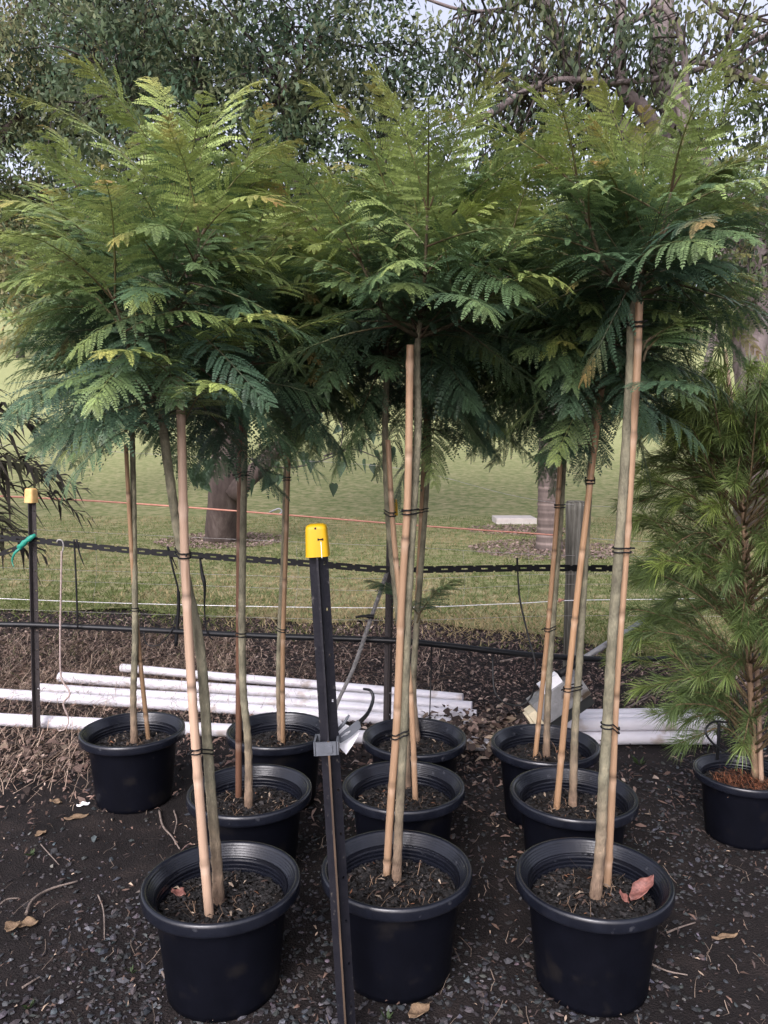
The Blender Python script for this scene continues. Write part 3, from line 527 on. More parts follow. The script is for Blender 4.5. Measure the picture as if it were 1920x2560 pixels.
potted_tree('feathery tree in the middle row with a cane leaning toward the thick cane in front', (0.639, 2.543),
    [(1201, 1747), (1226, 1490), (1250, 1260), (1280, 1000), (1306, 790)], OCHRE, 0.0112, [(1237, 1742), (1241, 1600), (1250, 1450), (1259, 1300), (1270, 1100), (1280, 960), (1290, 850)], 0.0125,
    (1290, 520), [1490, 1040], [(1290, 660, 1200, 500, 0.0, 3, 0.4, 0.6), (1285, 840, 1200, 740, -0.25, 0, 0.4, 1.0), (1290, 850, 1390, 840, -0.3, 0, 0.4, 0.2), (1285, 740, 1140, 640, 0.0, 2, 0.4, 0.0), (1290, 620, 1310, 330, 0.0, 0, 0.4, 0.8), (1280, 960, 1180, 1010, -0.1, 0, 0.3, 0.0)], nbr=8, rot=2.6)
potted_tree('feathery tree in the rear pot standing apart beside the picket with a faded cap', (-1.037, 3.132),
    [(322, 1597), (305, 1450), (291, 1290), (279, 1100), (272, 960)], FAWN, 0.0098, [(290, 1605), (288, 1500), (292, 1380), (290, 1200), (287, 1000), (282, 900)], 0.0130,
    (235, 400), [1320], [(280, 700, 120, 420, 0.1, 3, 0.42, 0.8), (270, 640, 20, 360, 0.1, 3, 0.46, 0.8), (280, 760, -20, 560, 0.1, 3, 0.46, 0.5), (280, 780, 0, 720, -0.2, 2, 0.46, 0.2), (280, 820, 60, 640, 0.0, 3, 0.42, 0.3), (280, 840, 110, 780, -0.1, 2, 0.42, 0.0), (260, 600, 100, 260, 0.0, 2, 0.4, 0.9), (280, 880, 180, 1000, -0.2, 0, 0.4, 0.0)], nbr=9, rot=0.1, size=0.48)
potted_tree('feathery tree in the rear pot whose edge hides behind the capped picket', (-0.436, 3.13),
    [(611, 1605), (611, 1400), (617, 1200), (624, 980), (628, 900)], FAWN, 0.0100, [(606, 1600), (602, 1480), (605, 1350), (612, 1200), (618, 1000), (622, 880)], 0.0110,
    (650, 500), [1362, 1035], [(640, 700, 760, 480, 0.0, 3, 0.42, 0.7), (630, 820, 740, 780, 0.0, 2, 0.42, 0.0), (640, 640, 620, 420, 0.1, 2, 0.42, 0.7)], nbr=9, rot=1.4, size=0.48)
potted_tree('feathery tree in the rear pot with small low shoots on its stem', (0.123, 3.056),
    [(887, 1600), (896, 1400), (908, 1150), (918, 930), (922, 850)], FAWN, 0.0095, [(901, 1600), (893, 1490), (898, 1380), (911, 1200), (925, 1000), (930, 880)], 0.0125,
    (985, 490), [1105], [(940, 700, 1050, 560, 0.0, 3, 0.42, 0.6), (930, 830, 1040, 800, 0.0, 2, 0.42, 0.0), (930, 880, 820, 860, 0.0, 1, 0.42, 0.0), (960, 620, 1010, 330, 0.0, 2, 0.42, 0.8), (905, 1330, 975, 1245, -0.05, 0, 0.2, 0.3), (905, 1330, 815, 1250, -0.05, 0, 0.2, 0.2), (920, 930, 1000, 960, 0.1, 0, 0.3, 0.0)], nbr=9, rot=2.3, size=0.48)
potted_tree('feathery tree in the rear pot in front of the metal box', (0.633, 2.98),
    [(1155, 1632), (1176, 1440), (1190, 1280), (1204, 1100), (1216, 900)], OCHRE, 0.0100, [(1180, 1634), (1184, 1500), (1191, 1380), (1201, 1250), (1213, 1080), (1222, 880)], 0.0125,
    (1165, 560), [1360, 1092], [(1215, 700, 1130, 520, 0.0, 3, 0.42, 0.5), (1220, 820, 1100, 780, 0.0, 2, 0.42, 0.0), (1220, 900, 1100, 960, -0.1, 0, 0.4, 0.0), (1220, 700, 1480, 620, 0.2, 2, 0.42, 0.1), (1220, 850, 1400, 860, 0.1, 2, 0.4, 0.0)], nbr=9, rot=2.9, size=0.48)

# the needle-leaved potted plant at the right edge
PX, PY = 1.345, 2.83
root = thing('potted_shrub', 'bushy shrub with drooping needle leaves in a smaller black pot', 'potted shrub', (PX, PY, 0))
pm = MB(); s_ = 0.83; pm.lathe([(r * s_, z * s_) for r, z in POT_PROF], center=(PX, PY, 0), seg=56); po = obj('pot', pm, M['pot'], root)
pm = MB(); pm.lathe([(r * s_, z * s_) for r, z in RIM_PROF], center=(PX, PY, 0), seg=72); obj('rim', pm, M['rim'], po)
soil_part(root, PX, PY, 0.195, 0.140, red=1)
tp = [G(1632, 1685, 0.2)] + [at(x, y, PY) for x, y in ((1622, 1500), (1612, 1300), (1606, 1130), (1602, 1010), (1600, 925))]
TP = bez(tp, 50); tb = MB(); tb.tube(TP, np.linspace(0.013, 0.004, 50), 10, np.array([0.22, 0.145, 0.10]) * (1 + 0.12 * rng.standard_normal((50, 1)))); tk = obj('trunk', tb, M['bark'], root)
sp_ = np.array([G(1645, 1690, 0.2), at(1632, 1400, PY + 0.05), at(1595, 1000, PY + 0.06), at(1565, 755, PY + 0.05)]); obj('bamboo_stake', bamboo(sp_, 0.009, 0.008, PINK, 0.1), M['bamboo'], root)
nb, bb = MB(), MB()
for k in range(300):
    f = 0.05 + 0.93 * random.random() ** 0.9; b = TP[min(49, int(f * 49))]; az = random.random() * 6.283; L = (0.36 - 0.12 * f) * (0.45 + 0.75 * random.random()) + 0.04
    rd = np.array([math.cos(az), math.sin(az), 0]); e = b + rd * L + Zu * L * random.uniform(0.1, 1.0 + 0.5 * f); mid = b + rd * L * 0.5 + Zu * L * 0.42
    pth = bez([b, mid, e, e + rd * 0.06 - Zu * 0.01], 14); bb.tube(pth, np.linspace(0.004, 0.0012, 14), 5, np.array([0.14, 0.10, 0.06]))
    n = 200; t = 0.22 + 0.78 * rng.random(n); i = np.minimum(12, (t * 13).astype(int)); P0 = pth[i] + (pth[i + 1] - pth[i]) * rng.random((n, 1)); T = unit(pth[i + 1] - pth[i])
    rv = unit(np.cross(T, rng.standard_normal((n, 3)))); d0 = unit(T * 0.85 + rv * (0.35 + 0.5 * rng.random((n, 1))) + Zu * 0.08)
    Ln = (0.05 + 0.05 * rng.random(n))[:, None]; w = unit(np.cross(d0, rng.standard_normal((n, 3)))) * 0.0012
    p1 = P0 + d0 * Ln * 0.55 - Zu * Ln * 0.05; p2 = P0 + d0 * Ln * 0.97 - Zu * Ln * 0.20
    young = np.clip(0.25 * (e[2] - 0.9) + 0.6 * (t - 0.5) + random.gauss(0, 0.30), 0, 1)[:, None]; c = np.array([0.085, 0.125, 0.042]) * (1 - young) + np.array([0.27, 0.35, 0.085]) * young; c = c * (0.7 + 0.6 * rng.random((n, 1)))
    V = np.stack([P0 - w * 0.6, P0 + w * 0.6, p1 - w, p1 + w, p2 - w * 0.15, p2 + w * 0.15], 1).reshape(-1, 3); o = (np.arange(n) * 6)[:, None]
    nb.add(V, np.concatenate([o + [0, 1, 3, 2], o + [2, 3, 5, 4]]), None, np.repeat(c, 6, 0))
obj('twigs', bb, M['bark'], tk, kind='stuff'); obj('crown', nb, M['needle'], root)

# ------------------------------------------------------------------ pickets and the fence things
def picket(name, label, foot, top, shaft_m, cap_m, cap_w, flange, holes, turn=0.0, group=None, edge_m=None, cap_h=None):
    foot, top = np.asarray(foot, float), np.asarray(top, float); root = thing(name, label, 'fence post', foot, group)
    ax = unit(top - foot); H = np.linalg.norm(top - foot); cr_ = unit(np.cross(ax, [math.sin(turn), math.cos(turn), 0])); fw = np.cross(cr_, ax)
    mb = MB()
    def plate(d, w, hole_every, h0):
        n = np.cross(d, ax); th = 0.0045; R = lambda: np.stack([d, n, ax])
        def seg(a0, a1, z0, z1): mb.box(foot + d * (a0 + a1) / 2 + ax * (z0 + z1) / 2, (a1 - a0, th, z1 - z0), R())
        if not hole_every: seg(0.002, w, 0, H); return
        hw = 0.006; c = w * 0.62; seg(0.002, c - hw / 2, 0, H); seg(c + hw / 2, w, 0, H); z = h0; last = 0
        while z < H - 0.03: seg(c - hw / 2, c + hw / 2, last, z - 0.004); last = z + 0.004; z += hole_every
        seg(c - hw / 2, c + hw / 2, last, H)
    for a, ho in ((math.pi / 2, 0), (math.pi / 2 + 2.094, holes), (math.pi / 2 - 2.094, 0)):
        plate(unit(cr_ * math.cos(a) + -fw * math.sin(a)), flange, ho, 0.14)
    obj('shaft', mb, shaft_m, root, smooth=False)
    if edge_m:
        d = -fw; eb = MB(); eb.box(foot + d * (flange + 0.0012) + ax * (H * 0.31), (0.004, 0.0046, H * 0.62), np.stack([d, np.cross(d, ax), ax])); obj('worn_edge', eb, edge_m, root, smooth=False)
    h = cap_h or cap_w * 1.35; w = cap_w / 2; cb = MB(); pr = [(w * 1.02, 0.0), (w, 0.004), (w * 0.90, h * 0.86), (w * 0.84, h * 0.95), (w * 0.66, h), (0.0, h * 1.005)]
    ang = np.linspace(0, 2 * np.pi, 40, endpoint=False); sq = (np.abs(np.cos(ang)) ** 5 + np.abs(np.sin(ang)) ** 5) ** (-1 / 5)
    V = np.concatenate([np.stack([np.cos(ang) * sq * r * (1 - 0.12 * (r < w * 0.7)), np.sin(ang) * sq * r, 0 * ang + z], -1) for r, z in pr]); nn = len(ang)
    V = V @ np.stack([cr_, -fw, ax]) + top - ax * (h * 0.93)
    i, j = np.meshgrid(np.arange(len(pr) - 1), np.arange(nn), indexing='ij'); j2 = (j + 1) % nn
    cb.add(V, np.stack([i * nn + j, i * nn + j2, (i + 1) * nn + j2, (i + 1) * nn + j], -1)); cap = obj('cap', cb, cap_m, root)
    return root, cap, (cr_, -fw, ax)
f_top = at(683, 1137, 1.80); f_foot = at(751, 2256, 1.80); f_foot = f_foot + (f_foot - f_top) * ((f_foot[2] + 0.05) / (f_top[2] - f_foot[2]))
root, cap, (c_, f_, a_) = picket('steel_picket', 'black steel picket with bright yellow cap leaning in front of the pots', f_foot, f_top, M['steel'], M['yellow'], 0.0545, 0.0245, 0.11, edge_m=M['rust'])
sl = MB(); o = f_top + f_ * 0.0262 - c_ * 0.010 - a_ * 0.028
sl.box(o, (0.010, 0.002, 0.0026), np.stack([c_, f_, a_])); sl.box(o - c_ * 0.005, (0.003, 0.002, 0.005), np.stack([c_, f_, a_])); sl.box(o + c_ * 0.005, (0.003, 0.002, 0.005), np.stack([c_, f_, a_])); obj('slot', sl, M['black'], cap, smooth=False)
sl = MB(); sl.box(o - c_ * 0.0012 - a_ * 0.024 + f_ * 0.0009, (0.0012, 0.0012, 0.038), np.stack([c_, f_, a_])); obj('mould_seam', sl, M['white'], cap, smooth=False)
# clamp with its slotted arm and the white label behind
cl = at(706, 1608, 1.80) ; R3 = np.stack([c_, f_, a_]); kb = MB()
for dx, dy, sx, sy in ((0, 0.026, 0.052, 0.005), (0, -0.026, 0.052, 0.005), (-0.0265, 0, 0.005, 0.057), (0.0265, 0, 0.005, 0.057)): kb.box(cl + c_ * dx + f_ * dy, (sx - 0.0004, sy, 0.032), R3)
kb.box(cl - c_ * 0.007 + f_ * 0.0305, (0.016, 0.004, 0.016), R3)
t = thing('post_clamp', 'grey plastic clamp round the yellow capped picket with a slotted arm', 'clamp', cl - a_ * 0.016)
ORG[t.name] = cl - a_ * 0.016; obj('band', kb, M['grey'], t, smooth=False)
def flat(pts, th, holes=None):
    """flat plate from an outline of photograph points (x, y, depth), given thickness toward the back"""
    P = np.array([at(x, y, Y) for x, y, Y in pts]); n = len(P); B = P + np.array([0, th, 0]); mb = MB(); c = P.mean(0)
    V = np.concatenate([P, B, [c], [c + np.array([0, th, 0])]]); i = np.arange(n); j = (i + 1) % n
    mb.add(V, np.stack([i, j, n + j, n + i], -1), np.concatenate([np.stack([i * 0 + 2 * n, j, i], -1), np.stack([i * 0 + 2 * n + 1, n + i, n + j], -1)])); return mb
def ringplate(out, inn, th):
    n = len(out); O = np.array([at(*p) for p in out]); I = np.array([at(*p) for p in inn]); b = np.array([0, th, 0]); V = np.concatenate([O, I, O + b, I + b]); i = np.arange(n); j = (i + 1) % n; mb = MB()
    mb.add(V, np.concatenate([np.stack([i, j, n + j, n + i], -1), np.stack([2 * n + i, 3 * n + i, 3 * n + j, 2 * n + j], -1), np.stack([i, 2 * n + i, 2 * n + j, j], -1), np.stack([n + i, n + j, 3 * n + j, 3 * n + i], -1)])); return mb
Ya_ = 1.835
arm = ringplate([(720, 1598, Ya_), (748, 1575, Ya_), (772, 1556, Ya_), (778, 1562, Ya_), (780, 1572, Ya_), (758, 1592, Ya_), (738, 1604, Ya_), (722, 1610, Ya_)],
                [(735, 1592, Ya_), (746, 1583, Ya_), (752, 1580, Ya_), (757, 1577, Ya_), (757, 1581, Ya_), (751, 1588, Ya_), (744, 1590, Ya_), (738, 1594, Ya_)], 0.004)
obj('slotted_arm', arm, M['grey'], t, smooth=False)
pr_ = MB(); pr_.tube([at(728, 1578, Ya_), at(742, 1564, Ya_), at(754, 1545, Ya_)], [0.004, 0.0045, 0.003], 6); obj('prong', pr_, M['grey'], t)
tag(obj('label_tag', flat([(721, 1544, 1.86), (742, 1562, 1.86), (777, 1582, 1.85), (763, 1608, 1.85), (748, 1630, 1.85), (727, 1608, 1.86), (718, 1580, 1.86)], 0.0012), M['white'], smooth=False), 'white plastic label hanging behind the clamp arm', 'label')

L_FOOT = G(78, 1588); PT = 'pickets of the fence line'
picket('steel_picket', 'rusty dark picket with faded tan cap near the strappy palm', L_FOOT, at(67, 1057, L_FOOT[1]), M['oldsteel'], M['oldyellow'], 0.052, 0.022, 0.1, turn=0.3, group=PT)
c_foot = np.array([0.012, 3.46, 0.0])
picket('steel_picket', 'dark brown picket standing behind the leaning canes of the middle trees', c_foot, at(846, 1080, 3.46), M['oldsteel'], M['yellow'], 0.054, 0.020, 0.1, turn=-0.2, group=PT)

def chain_strap(pts, w=0.031, pitch=0.092):
    """flat black tree-tie: links with a long slot, necks between them"""
    P = bez(pts, 400); ln = np.concatenate([[0], np.cumsum(np.linalg.norm(np.diff(P, axis=0), axis=1))]); n = int(ln[-1] / pitch); mb = MB()
    pos = lambda s: np.array([np.interp(s, ln, P[:, k]) for k in range(3)])
    for k in range(n):
        a, b = pos(k * pitch), pos((k + 1) * pitch); d = unit(b - a); dn = unit(np.cross(d, [0, 1, 0])); dn = dn if dn[2] > 0 else -dn; nn = np.cross(d, dn)
        R = np.stack([d, nn, dn]); o = a + d * pitch / 2; th = 0.0022; h = w / 2; sl = 0.030; sh = 0.0065; bl = pitch * 0.88
        def bx(x0, x1, z0, z1): mb.box(o + d * (x0 + x1) / 2 + dn * (z0 + z1) / 2, (x1 - x0, th, z1 - z0), R)
        bx(-bl / 2, bl / 2, sh / 2, h); bx(-bl / 2, bl / 2, -h, -sh / 2); bx(-bl / 2, -sl / 2, -sh / 2, sh / 2); bx(sl / 2, bl / 2, -sh / 2, sh / 2)
        bx(-pitch / 2, -bl / 2, -h * 0.7, h * 0.7); bx(bl / 2, pitch / 2, -h * 0.7, h * 0.7)
    return mb
LY = L_FOOT[1]
strap_pts = [at(-60, 1159, LY - 0.03), at(70, 1167, LY - 0.03), at(250, 1186, LY - 0.1), at(450, 1202, LY - 0.2), at(650, 1216, LY - 0.3), at(835, 1230, 3.43), at(1000, 1229, 3.47), at(1150, 1227, 3.52), at(1330, 1228, 3.6), at(1480, 1232, 3.7)]
tag(obj('tie_strap', chain_strap(strap_pts), M['black'], smooth=False), 'black slotted plastic strap strung between the fence pickets', 'strap')
tag(obj('tie_strap', chain_strap([at(-80, 1212, LY - 0.05), at(0, 1197, LY - 0.04), at(40, 1183, LY - 0.04), at(66, 1168, LY - 0.04)], 0.024), M['black'], smooth=False), 'short black slotted strap slanting down from the green tape', 'strap')
gt = MB(); gt.tube(bez([at(40, 1185, LY - 0.045), at(55, 1170, LY - 0.05), at(76, 1155, LY - 0.05)], 8), [0.009, 0.014, 0.012, 0.015, 0.011, 0.014, 0.012, 0.009], 7, ripple=0.15); gt.tube(bez([at(45, 1183, LY - 0.05), at(32, 1195, LY - 0.06), at(26, 1212, LY - 0.05), at(30, 1224, LY - 0.06)], 10), np.linspace(0.008, 0.002, 10), 5, ripple=0.1)
tag(obj('tape_knot', gt, M['green']), 'torn green tape knotted round the strap at the faded cap picket', 'tape')
pp = [at(-80, 1348, LY - 0.02), at(70, 1350, LY - 0.03), at(300, 1360, LY - 0.08), at(550, 1373, LY - 0.25), at(830, 1383, 3.43), at(960, 1394, 3.46), at(1080, 1408, 3.5), at(1200, 1419, 3.55), at(1340, 1426, 3.6), at(1480, 1420, 3.7), at(1700, 1415, 3.8)]
pb = MB(); pb.tube(bez(pp, 80), 0.0142, 12); tag(obj('irrigation_pipe', pb, M['poly']), 'thick black irrigation pipe strung low along the pickets', 'pipe')

def line(name, label, cat, m, pts, r, group=None, n=30, sides=6):
    mb = MB(); mb.tube(bez(pts, n), r, sides); return tag(obj(name, mb, m), label, cat, group)
HG = 'black hangers tying the pipe to the strap'
y1 = LY - 0.08
line('hanger_tie', 'straight black hanger below the frayed tie end beside the bungee cord', 'tie', M['black'], [at(160, 1165, y1), at(163, 1220, y1), at(166, 1300, y1), at(168, 1358, y1)], 0.0044, HG)
line('hanger_tie', 'black hanger bunch beside the pale pinkish cane', 'tie', M['black'], [at(362, 1180, y1 - .05), at(374, 1230, y1 - .06), at(386, 1290, y1 - .05), at(380, 1395, y1 - .05)], [*np.linspace(0.0055, 0.0045, 18), *np.linspace(0.008, 0.010, 12)], HG)
line('hanger_tie', 'looped black hanger just right of the pale pinkish cane', 'tie', M['black'], [at(432, 1205, y1 - .12), at(437, 1240, y1 - .13), at(442, 1265, y1 - .14), at(442, 1320, y1 - .12), at(447, 1365, y1 - .12), at(460, 1383, y1 - .12)], [*np.linspace(0.005, 0.010, 9), *np.linspace(0.010, 0.0038, 8), *[0.0038] * 13], HG)
for a_pts, lab in (([(165, 1165), (172, 1195), (182, 1222)], 'cut tie end slanting off the hanger beside the bungee cord'), ([(362, 1180), (372, 1205), (383, 1230)], 'cut tie end slanting off the hanger bunch'), ([(1117, 1205), (1119, 1250), (1120, 1286)], 'thick black tie end pointing up over the strap above the drip loop')):
    line('tie_end', lab, 'tie', M['black'], [at(x, y, (y1 - .03) if x < 500 else 3.47) for x, y in a_pts], np.linspace(0.005, 0.002, 12), 'cut tie ends', 12)
DG = 'thin black drip tubes'
line('drip_tube', 'thin black drip tube hanging in a long loop in front of the metal box', 'tube', M['poly'], [at(1119, 1250, 3.47), at(1124, 1300, 3.45), at(1140, 1370, 3.42), at(1157, 1440, 3.38), at(1150, 1500, 3.38), at(1125, 1523, 3.38), at(1090, 1518, 3.38), at(1068, 1490, 3.4), at(1064, 1420, 3.46)], 0.0044, DG, 60)
line('drip_tube', 'straight thin drip tube dropping to the rear middle pot', 'tube', M['poly'], [at(932, 1392, 3.45), at(931, 1460, 3.45), at(928, 1550, 3.4)], 0.003, DG)
line('drip_tube', 'thin drip tube dropping behind the yellow capped picket', 'tube', M['poly'], [at(869, 1384, 3.43), at(866, 1440, 3.43), at(867, 1500, 3.4), at(873, 1560, 3.38)], 0.003, DG)
line('drip_tube', 'thin black tube curling under the pipe beside the pale pinkish cane', 'tube', M['poly'], [at(380, 1330, y1 - .05), at(372, 1360, y1 - .06), at(345, 1392, y1 - .06), at(318, 1392, y1 - .05), at(310, 1365, y1 - .04)], 0.0028, DG)
line('drip_tube', 'dark tube curving out of the slotted clamp arm', 'tube', M['poly'], [at(775, 1562, 1.86), at(795, 1540, 1.92), at(806, 1510, 1.95), at(800, 1492, 1.96), at(785, 1488, 1.97)], [*np.linspace(0.006, 0.003, 30)], DG)
line('drip_tube', 'black drip tube looping on a spike at the needle shrub pot', 'tube', M['poly'], [at(1595, 1640, 2.62), at(1545, 1610, 2.62), at(1524, 1580, 2.62), at(1540, 1560, 2.65), at(1570, 1560, 2.7)], 0.0042, DG, 40)
line('drip_spike', 'black dripper spike standing behind the needle shrub pot edge', 'dripper', M['poly'], [at(1553, 1560, 2.66), at(1552, 1600, 2.66), at(1549, 1640, 2.67)], 0.0055)
# webbing strap running down behind the capped picket
wb = MB(); wp = bez([at(836, 1238, 3.41), at(800, 1340, 3.40), at(765, 1440, 3.39), at(728, 1520, 3.38), at(722, 1550, 3.38)], 40); dw = np.array([0.011, 0, 0.004])
V = np.concatenate([wp - dw, wp + dw, wp + dw + [0, 0.003, 0], wp - dw + [0, 0.003, 0]]); i = np.arange(39); qs = [np.stack([i + a * 40, i + 1 + a * 40, i + 1 + b * 40, i + b * 40], -1) for a, b in ((0, 1), (1, 2), (2, 3), (3, 0))]
wb.add(V, np.concatenate(qs)); tag(obj('webbing_strap', wb, M['web']), 'frayed grey webbing strap slanting down behind the yellow capped picket', 'strap')
line('tie_end', 'black tie knotted round the slanting webbing strap', 'tie', M['black'], [at(768, 1333, 3.38), at(785, 1331, 3.38), at(808, 1332, 3.38)], [*np.linspace(0.005, 0.007, 20), *[0.010] * 10], 'cut tie ends')
# bungee cord
bg_ = thing('bungee_cord', 'faded stretchy cord with wire hooks hanging from the strap', 'cord', at(140, 1590, y1 - 0.05))
mb = MB(); mb.tube(bez([at(133, 1190, y1 - .02), at(132, 1260, y1 - .02), at(130, 1380, y1 - .02), at(132, 1460, y1 - .03), at(148, 1490, y1 - .05), at(150, 1502, y1 - .06), at(137, 1520, y1 - .07), at(146, 1545, y1 - .07)], 60), 0.0045, 7, ripple=0.06); obj('cord', mb, M['bungee'], bg_)
mb = MB(); mb.tube(bez([at(133, 1198, y1 - .02), at(137, 1180, y1 - .02), at(134, 1168, y1 - .02), at(126, 1166, y1 - .02), at(122, 1172, y1 - .02)], 14), 0.0032, 6); obj('hook', mb, M['wire'], bg_)
mb = MB(); mb.tube(bez([at(146, 1545, y1 - .07), at(148, 1560, y1 - .08), at(140, 1575, y1 - .09), at(128, 1578, y1 - .09), at(124, 1573, y1 - .09)], 14), 0.0035, 6); obj('hook', mb, M['bungee'], bg_)

# rear fence: wooden post, tape and wires
WP = np.array([*at(1236, 1430, 5.0)[:2], 0.0]); mb = MB(); hgt = at(1236, 1082, 5.0)[2]
zz = np.linspace(-0.05, hgt - 0.01, 24); mb.tube(np.stack([WP[0] + 0.004 * np.sin(zz * 3), WP[1] + 0 * zz, zz], -1), 0.0605 * (1 + 0.02 * np.sin(zz * 7)), 18, ripple=0.012)
mb.tube([[WP[0], WP[1], hgt - 0.012], [WP[0], WP[1], hgt]], [0.06, 0.054], 18)
tag(obj('wooden_post', mb, M['darkwood'], loc=WP), 'round weathered wooden fence post beside the ringed palm trunk', 'fence post')
WG = 'thin plain fence wires'
line('fence_tape', 'faded orange fence tape stretched across the lawn', 'tape', M['orange'], [at(-120, 1066, 5.3), at(200, 1082, 5.2), at(500, 1103, 5.1), at(900, 1135, 5.0), at(1216, 1157, 4.93)], np.linspace(0.0065, 0.0055, 40), None, 40)
line('fence_wire', 'white rope wire running to the wooden post', 'wire', M['wwire'], [at(-120, 1288, 5.4), at(300, 1304, 5.2), at(800, 1313, 5.1), at(1100, 1304, 5.0), at(1236, 1297, 4.93), at(1450, 1294, 5.2), at(1800, 1290, 5.6)], 0.0024, None, 50)
line('fence_wire', 'dark reddish wire beyond the wooden post', 'wire', M['wire'], [at(1250, 1161, 4.95), at(1400, 1170, 5.2), at(1800, 1180, 5.6)], 0.002)
for y0, yc, ye in ((1228, 1250, 1240), (1140, 1180, 1200), (1252, 1276, 1262), (1318, 1340, 1330), (960, 1010, 1090)):
    line('fence_wire', 'thin plain wire strung across the rear fence', 'wire', M['wire'], [at(-120, y0 - 6, 5.4), at(400, y0 + (yc - y0) * .5, 5.2), at(850, yc, 5.1), at(1236, ye, 4.94), at(1800, ye + 4, 5.5)], 0.0011, WG, 40, 5)
for x, ya, yb in ((205, 1160, 1300), (385, 1170, 1310), (640, 1180, 1320), (1000, 1190, 1330), (1140, 1180, 1320)):
    line('fence_wire', 'thin upright wire of the rear fence mesh', 'wire', M['wire'], [at(x, ya, 5.15), at(x + 4, (ya + yb) / 2, 5.15), at(x - 4, yb, 5.15)], 0.0009, 'upright fence wires', 8, 5)
ins = MB(); p = at(1209, 1297, 4.9); ins.lathe([(0.0, -0.012), (0.008, -0.011), (0.011, 0), (0.008, 0.011), (0, 0.012)], p, 14); ins.tube([p, p + [0.03, 0.02, 0]], 0.005, 8); tag(obj('insulator', ins, M['orange'], loc=p), 'small orange insulator on the wooden post', 'insulator')
# wire clip on the lawn fence
line('wire_strainer', 'small metal strainer clip on a fence wire beside the dark red brown cane', 'clip', M['alu'], [at(582, 1107, 5.15), at(595, 1101, 5.14), at(604, 1099, 5.14), at(609, 1106, 5.14), at(603, 1110, 5.14)], 0.006, None, 14)

# ------------------------------------------------------------------ white pipes
PG = 'white plastic pipes stacked along the fence'
def pipe(label, a, b, r=0.033):
    a, b = np.asarray(a, float), np.asarray(b, float); ax = unit(b - a); u = unit(np.cross(ax, Zu)); w = np.cross(u, ax); L = np.linalg.norm(b - a); mb = MB()
    pr = [(r - 0.003, 0.002), (r - 0.0006, 0.0), (r, 0.002)] + [(r, L * k / 16) for k in range(1, 16)] + [(r, L - 0.002), (r - 0.0006, L), (r - 0.003, L - 0.002)] + [(r - 0.003, L * k / 3) for k in (2, 1)]
    pr = np.array(pr); th = np.linspace(0, 2 * np.pi, 24, endpoint=False); sag = 0.006 * np.sin(np.pi * pr[:, 1] / L * 2.2)
    V = (a + pr[:, 1][:, None, None] * ax + (pr[:, 0][:, None] * np.cos(th))[..., None] * u + (pr[:, 0][:, None] * np.sin(th))[..., None] * w + sag[:, None, None] * u)
    n, s = len(pr), 24; i, j = np.meshgrid(np.arange(n), np.arange(s), indexing='ij'); i2 = (i + 1) % n; j2 = (j + 1) % s
    mb.add(V.reshape(-1, 3), np.stack([i * s + j, i * s + j2, i2 * s + j2, i2 * s + j], -1))
    return tag(obj('white_pipe', mb, M['pvc']), label, 'pipe', PG)
def lp(label, x0, y0, x1, y1, r=0.033, dz=0.0):
    a, b = G(x0, y0), G(x1, y1); a[1] += 0.01; b[1] += 0.01; return pipe(label, a + [0, 0, r + dz], b + [0, 0, r + dz], r)
lp('front white pipe nearest the rusty picket foot, running behind the rear pots', -160, 1560, 1058, 1623)
lp('second white pipe back, reaching the frame edge beside the rusty picket', -160, 1500, 1046, 1581, 0.031)
lp('white pipe starting beside the bungee cord, behind the second pipe', 84, 1500, 1030, 1560, 0.030, 0.004)
p4 = lp('white pipe with a weathered end lying under straw', 128, 1478, 1020, 1545, 0.032, 0.01)
lp('thin rearmost white pipe starting behind the tree standing apart', 262, 1462, 1000, 1530, 0.026, 0.03)
r = 0.033; Yr = 3.70
for lab, dy, dz, x0, x1 in (('lowest front white pipe on the ground under the needle shrub', 0, 0, 0.72, 1.62), ('white pipe resting on the front pipe beneath the needle shrub', r, 1.73 * r, 0.80, 1.68), ('hidden ground pipe behind the front right pipe', 2 * r, 0, 0.80, 1.6), ('upper white pipe third back under the needle shrub', 3 * r, 1.73 * r, 0.76, 1.66), ('hidden ground pipe second from the rear of the right stack', 4 * r, 0, 0.80, 1.6), ('rearmost upper white pipe under the needle shrub', 5 * r, 1.73 * r, 0.82, 1.7), ('hidden rearmost ground pipe of the right stack', 6 * r, 0, 0.80, 1.6)):
    if 'hidden' in lab: lab = 'ground layer white pipe mostly hidden inside the right stack'
    pipe(lab, (x0, Yr + dy + 0.012 * x0, r + dz + 0.001), (x1, Yr + dy + 0.012 * x1, r + dz + 0.001), r - 0.0004)

# ------------------------------------------------------------------ the metal box lying on the pipes
def frame3(x, y): x = unit(x); z = unit(np.cross(x, y)); return np.stack([x, unit(np.cross(z, x)), z])
bc = at(1206, 1504, 3.47); ex = unit(np.array([0.83, 0.10, 0.56])); ey = unit(np.cross([0, 1, 0], ex)); ey = -ey if ey[2] < 0 else ey; ez = np.cross(ex, ey)   # ex along, ey up across, ez toward the back
R3 = np.stack([ex, ey, ez]); t = thing('metal_box', 'tilted grey metal box with a black lettered panel lying on the pipes', 'box', bc)
mb = MB(); Lb, Hb, Db = 0.25, 0.115, 0.11
mb.box(bc, (Lb, Hb, Db), R3); obj('case', mb, M['alu'], t, smooth=False)
mb = MB(); mb.box(bc - ey * (Hb / 2 + 0.026) + ex * 0.01 - ez * 0.012, (Lb * 0.86, 0.052, Db * 0.9), R3); pn = obj('panel', mb, M['panel'], t, smooth=False)
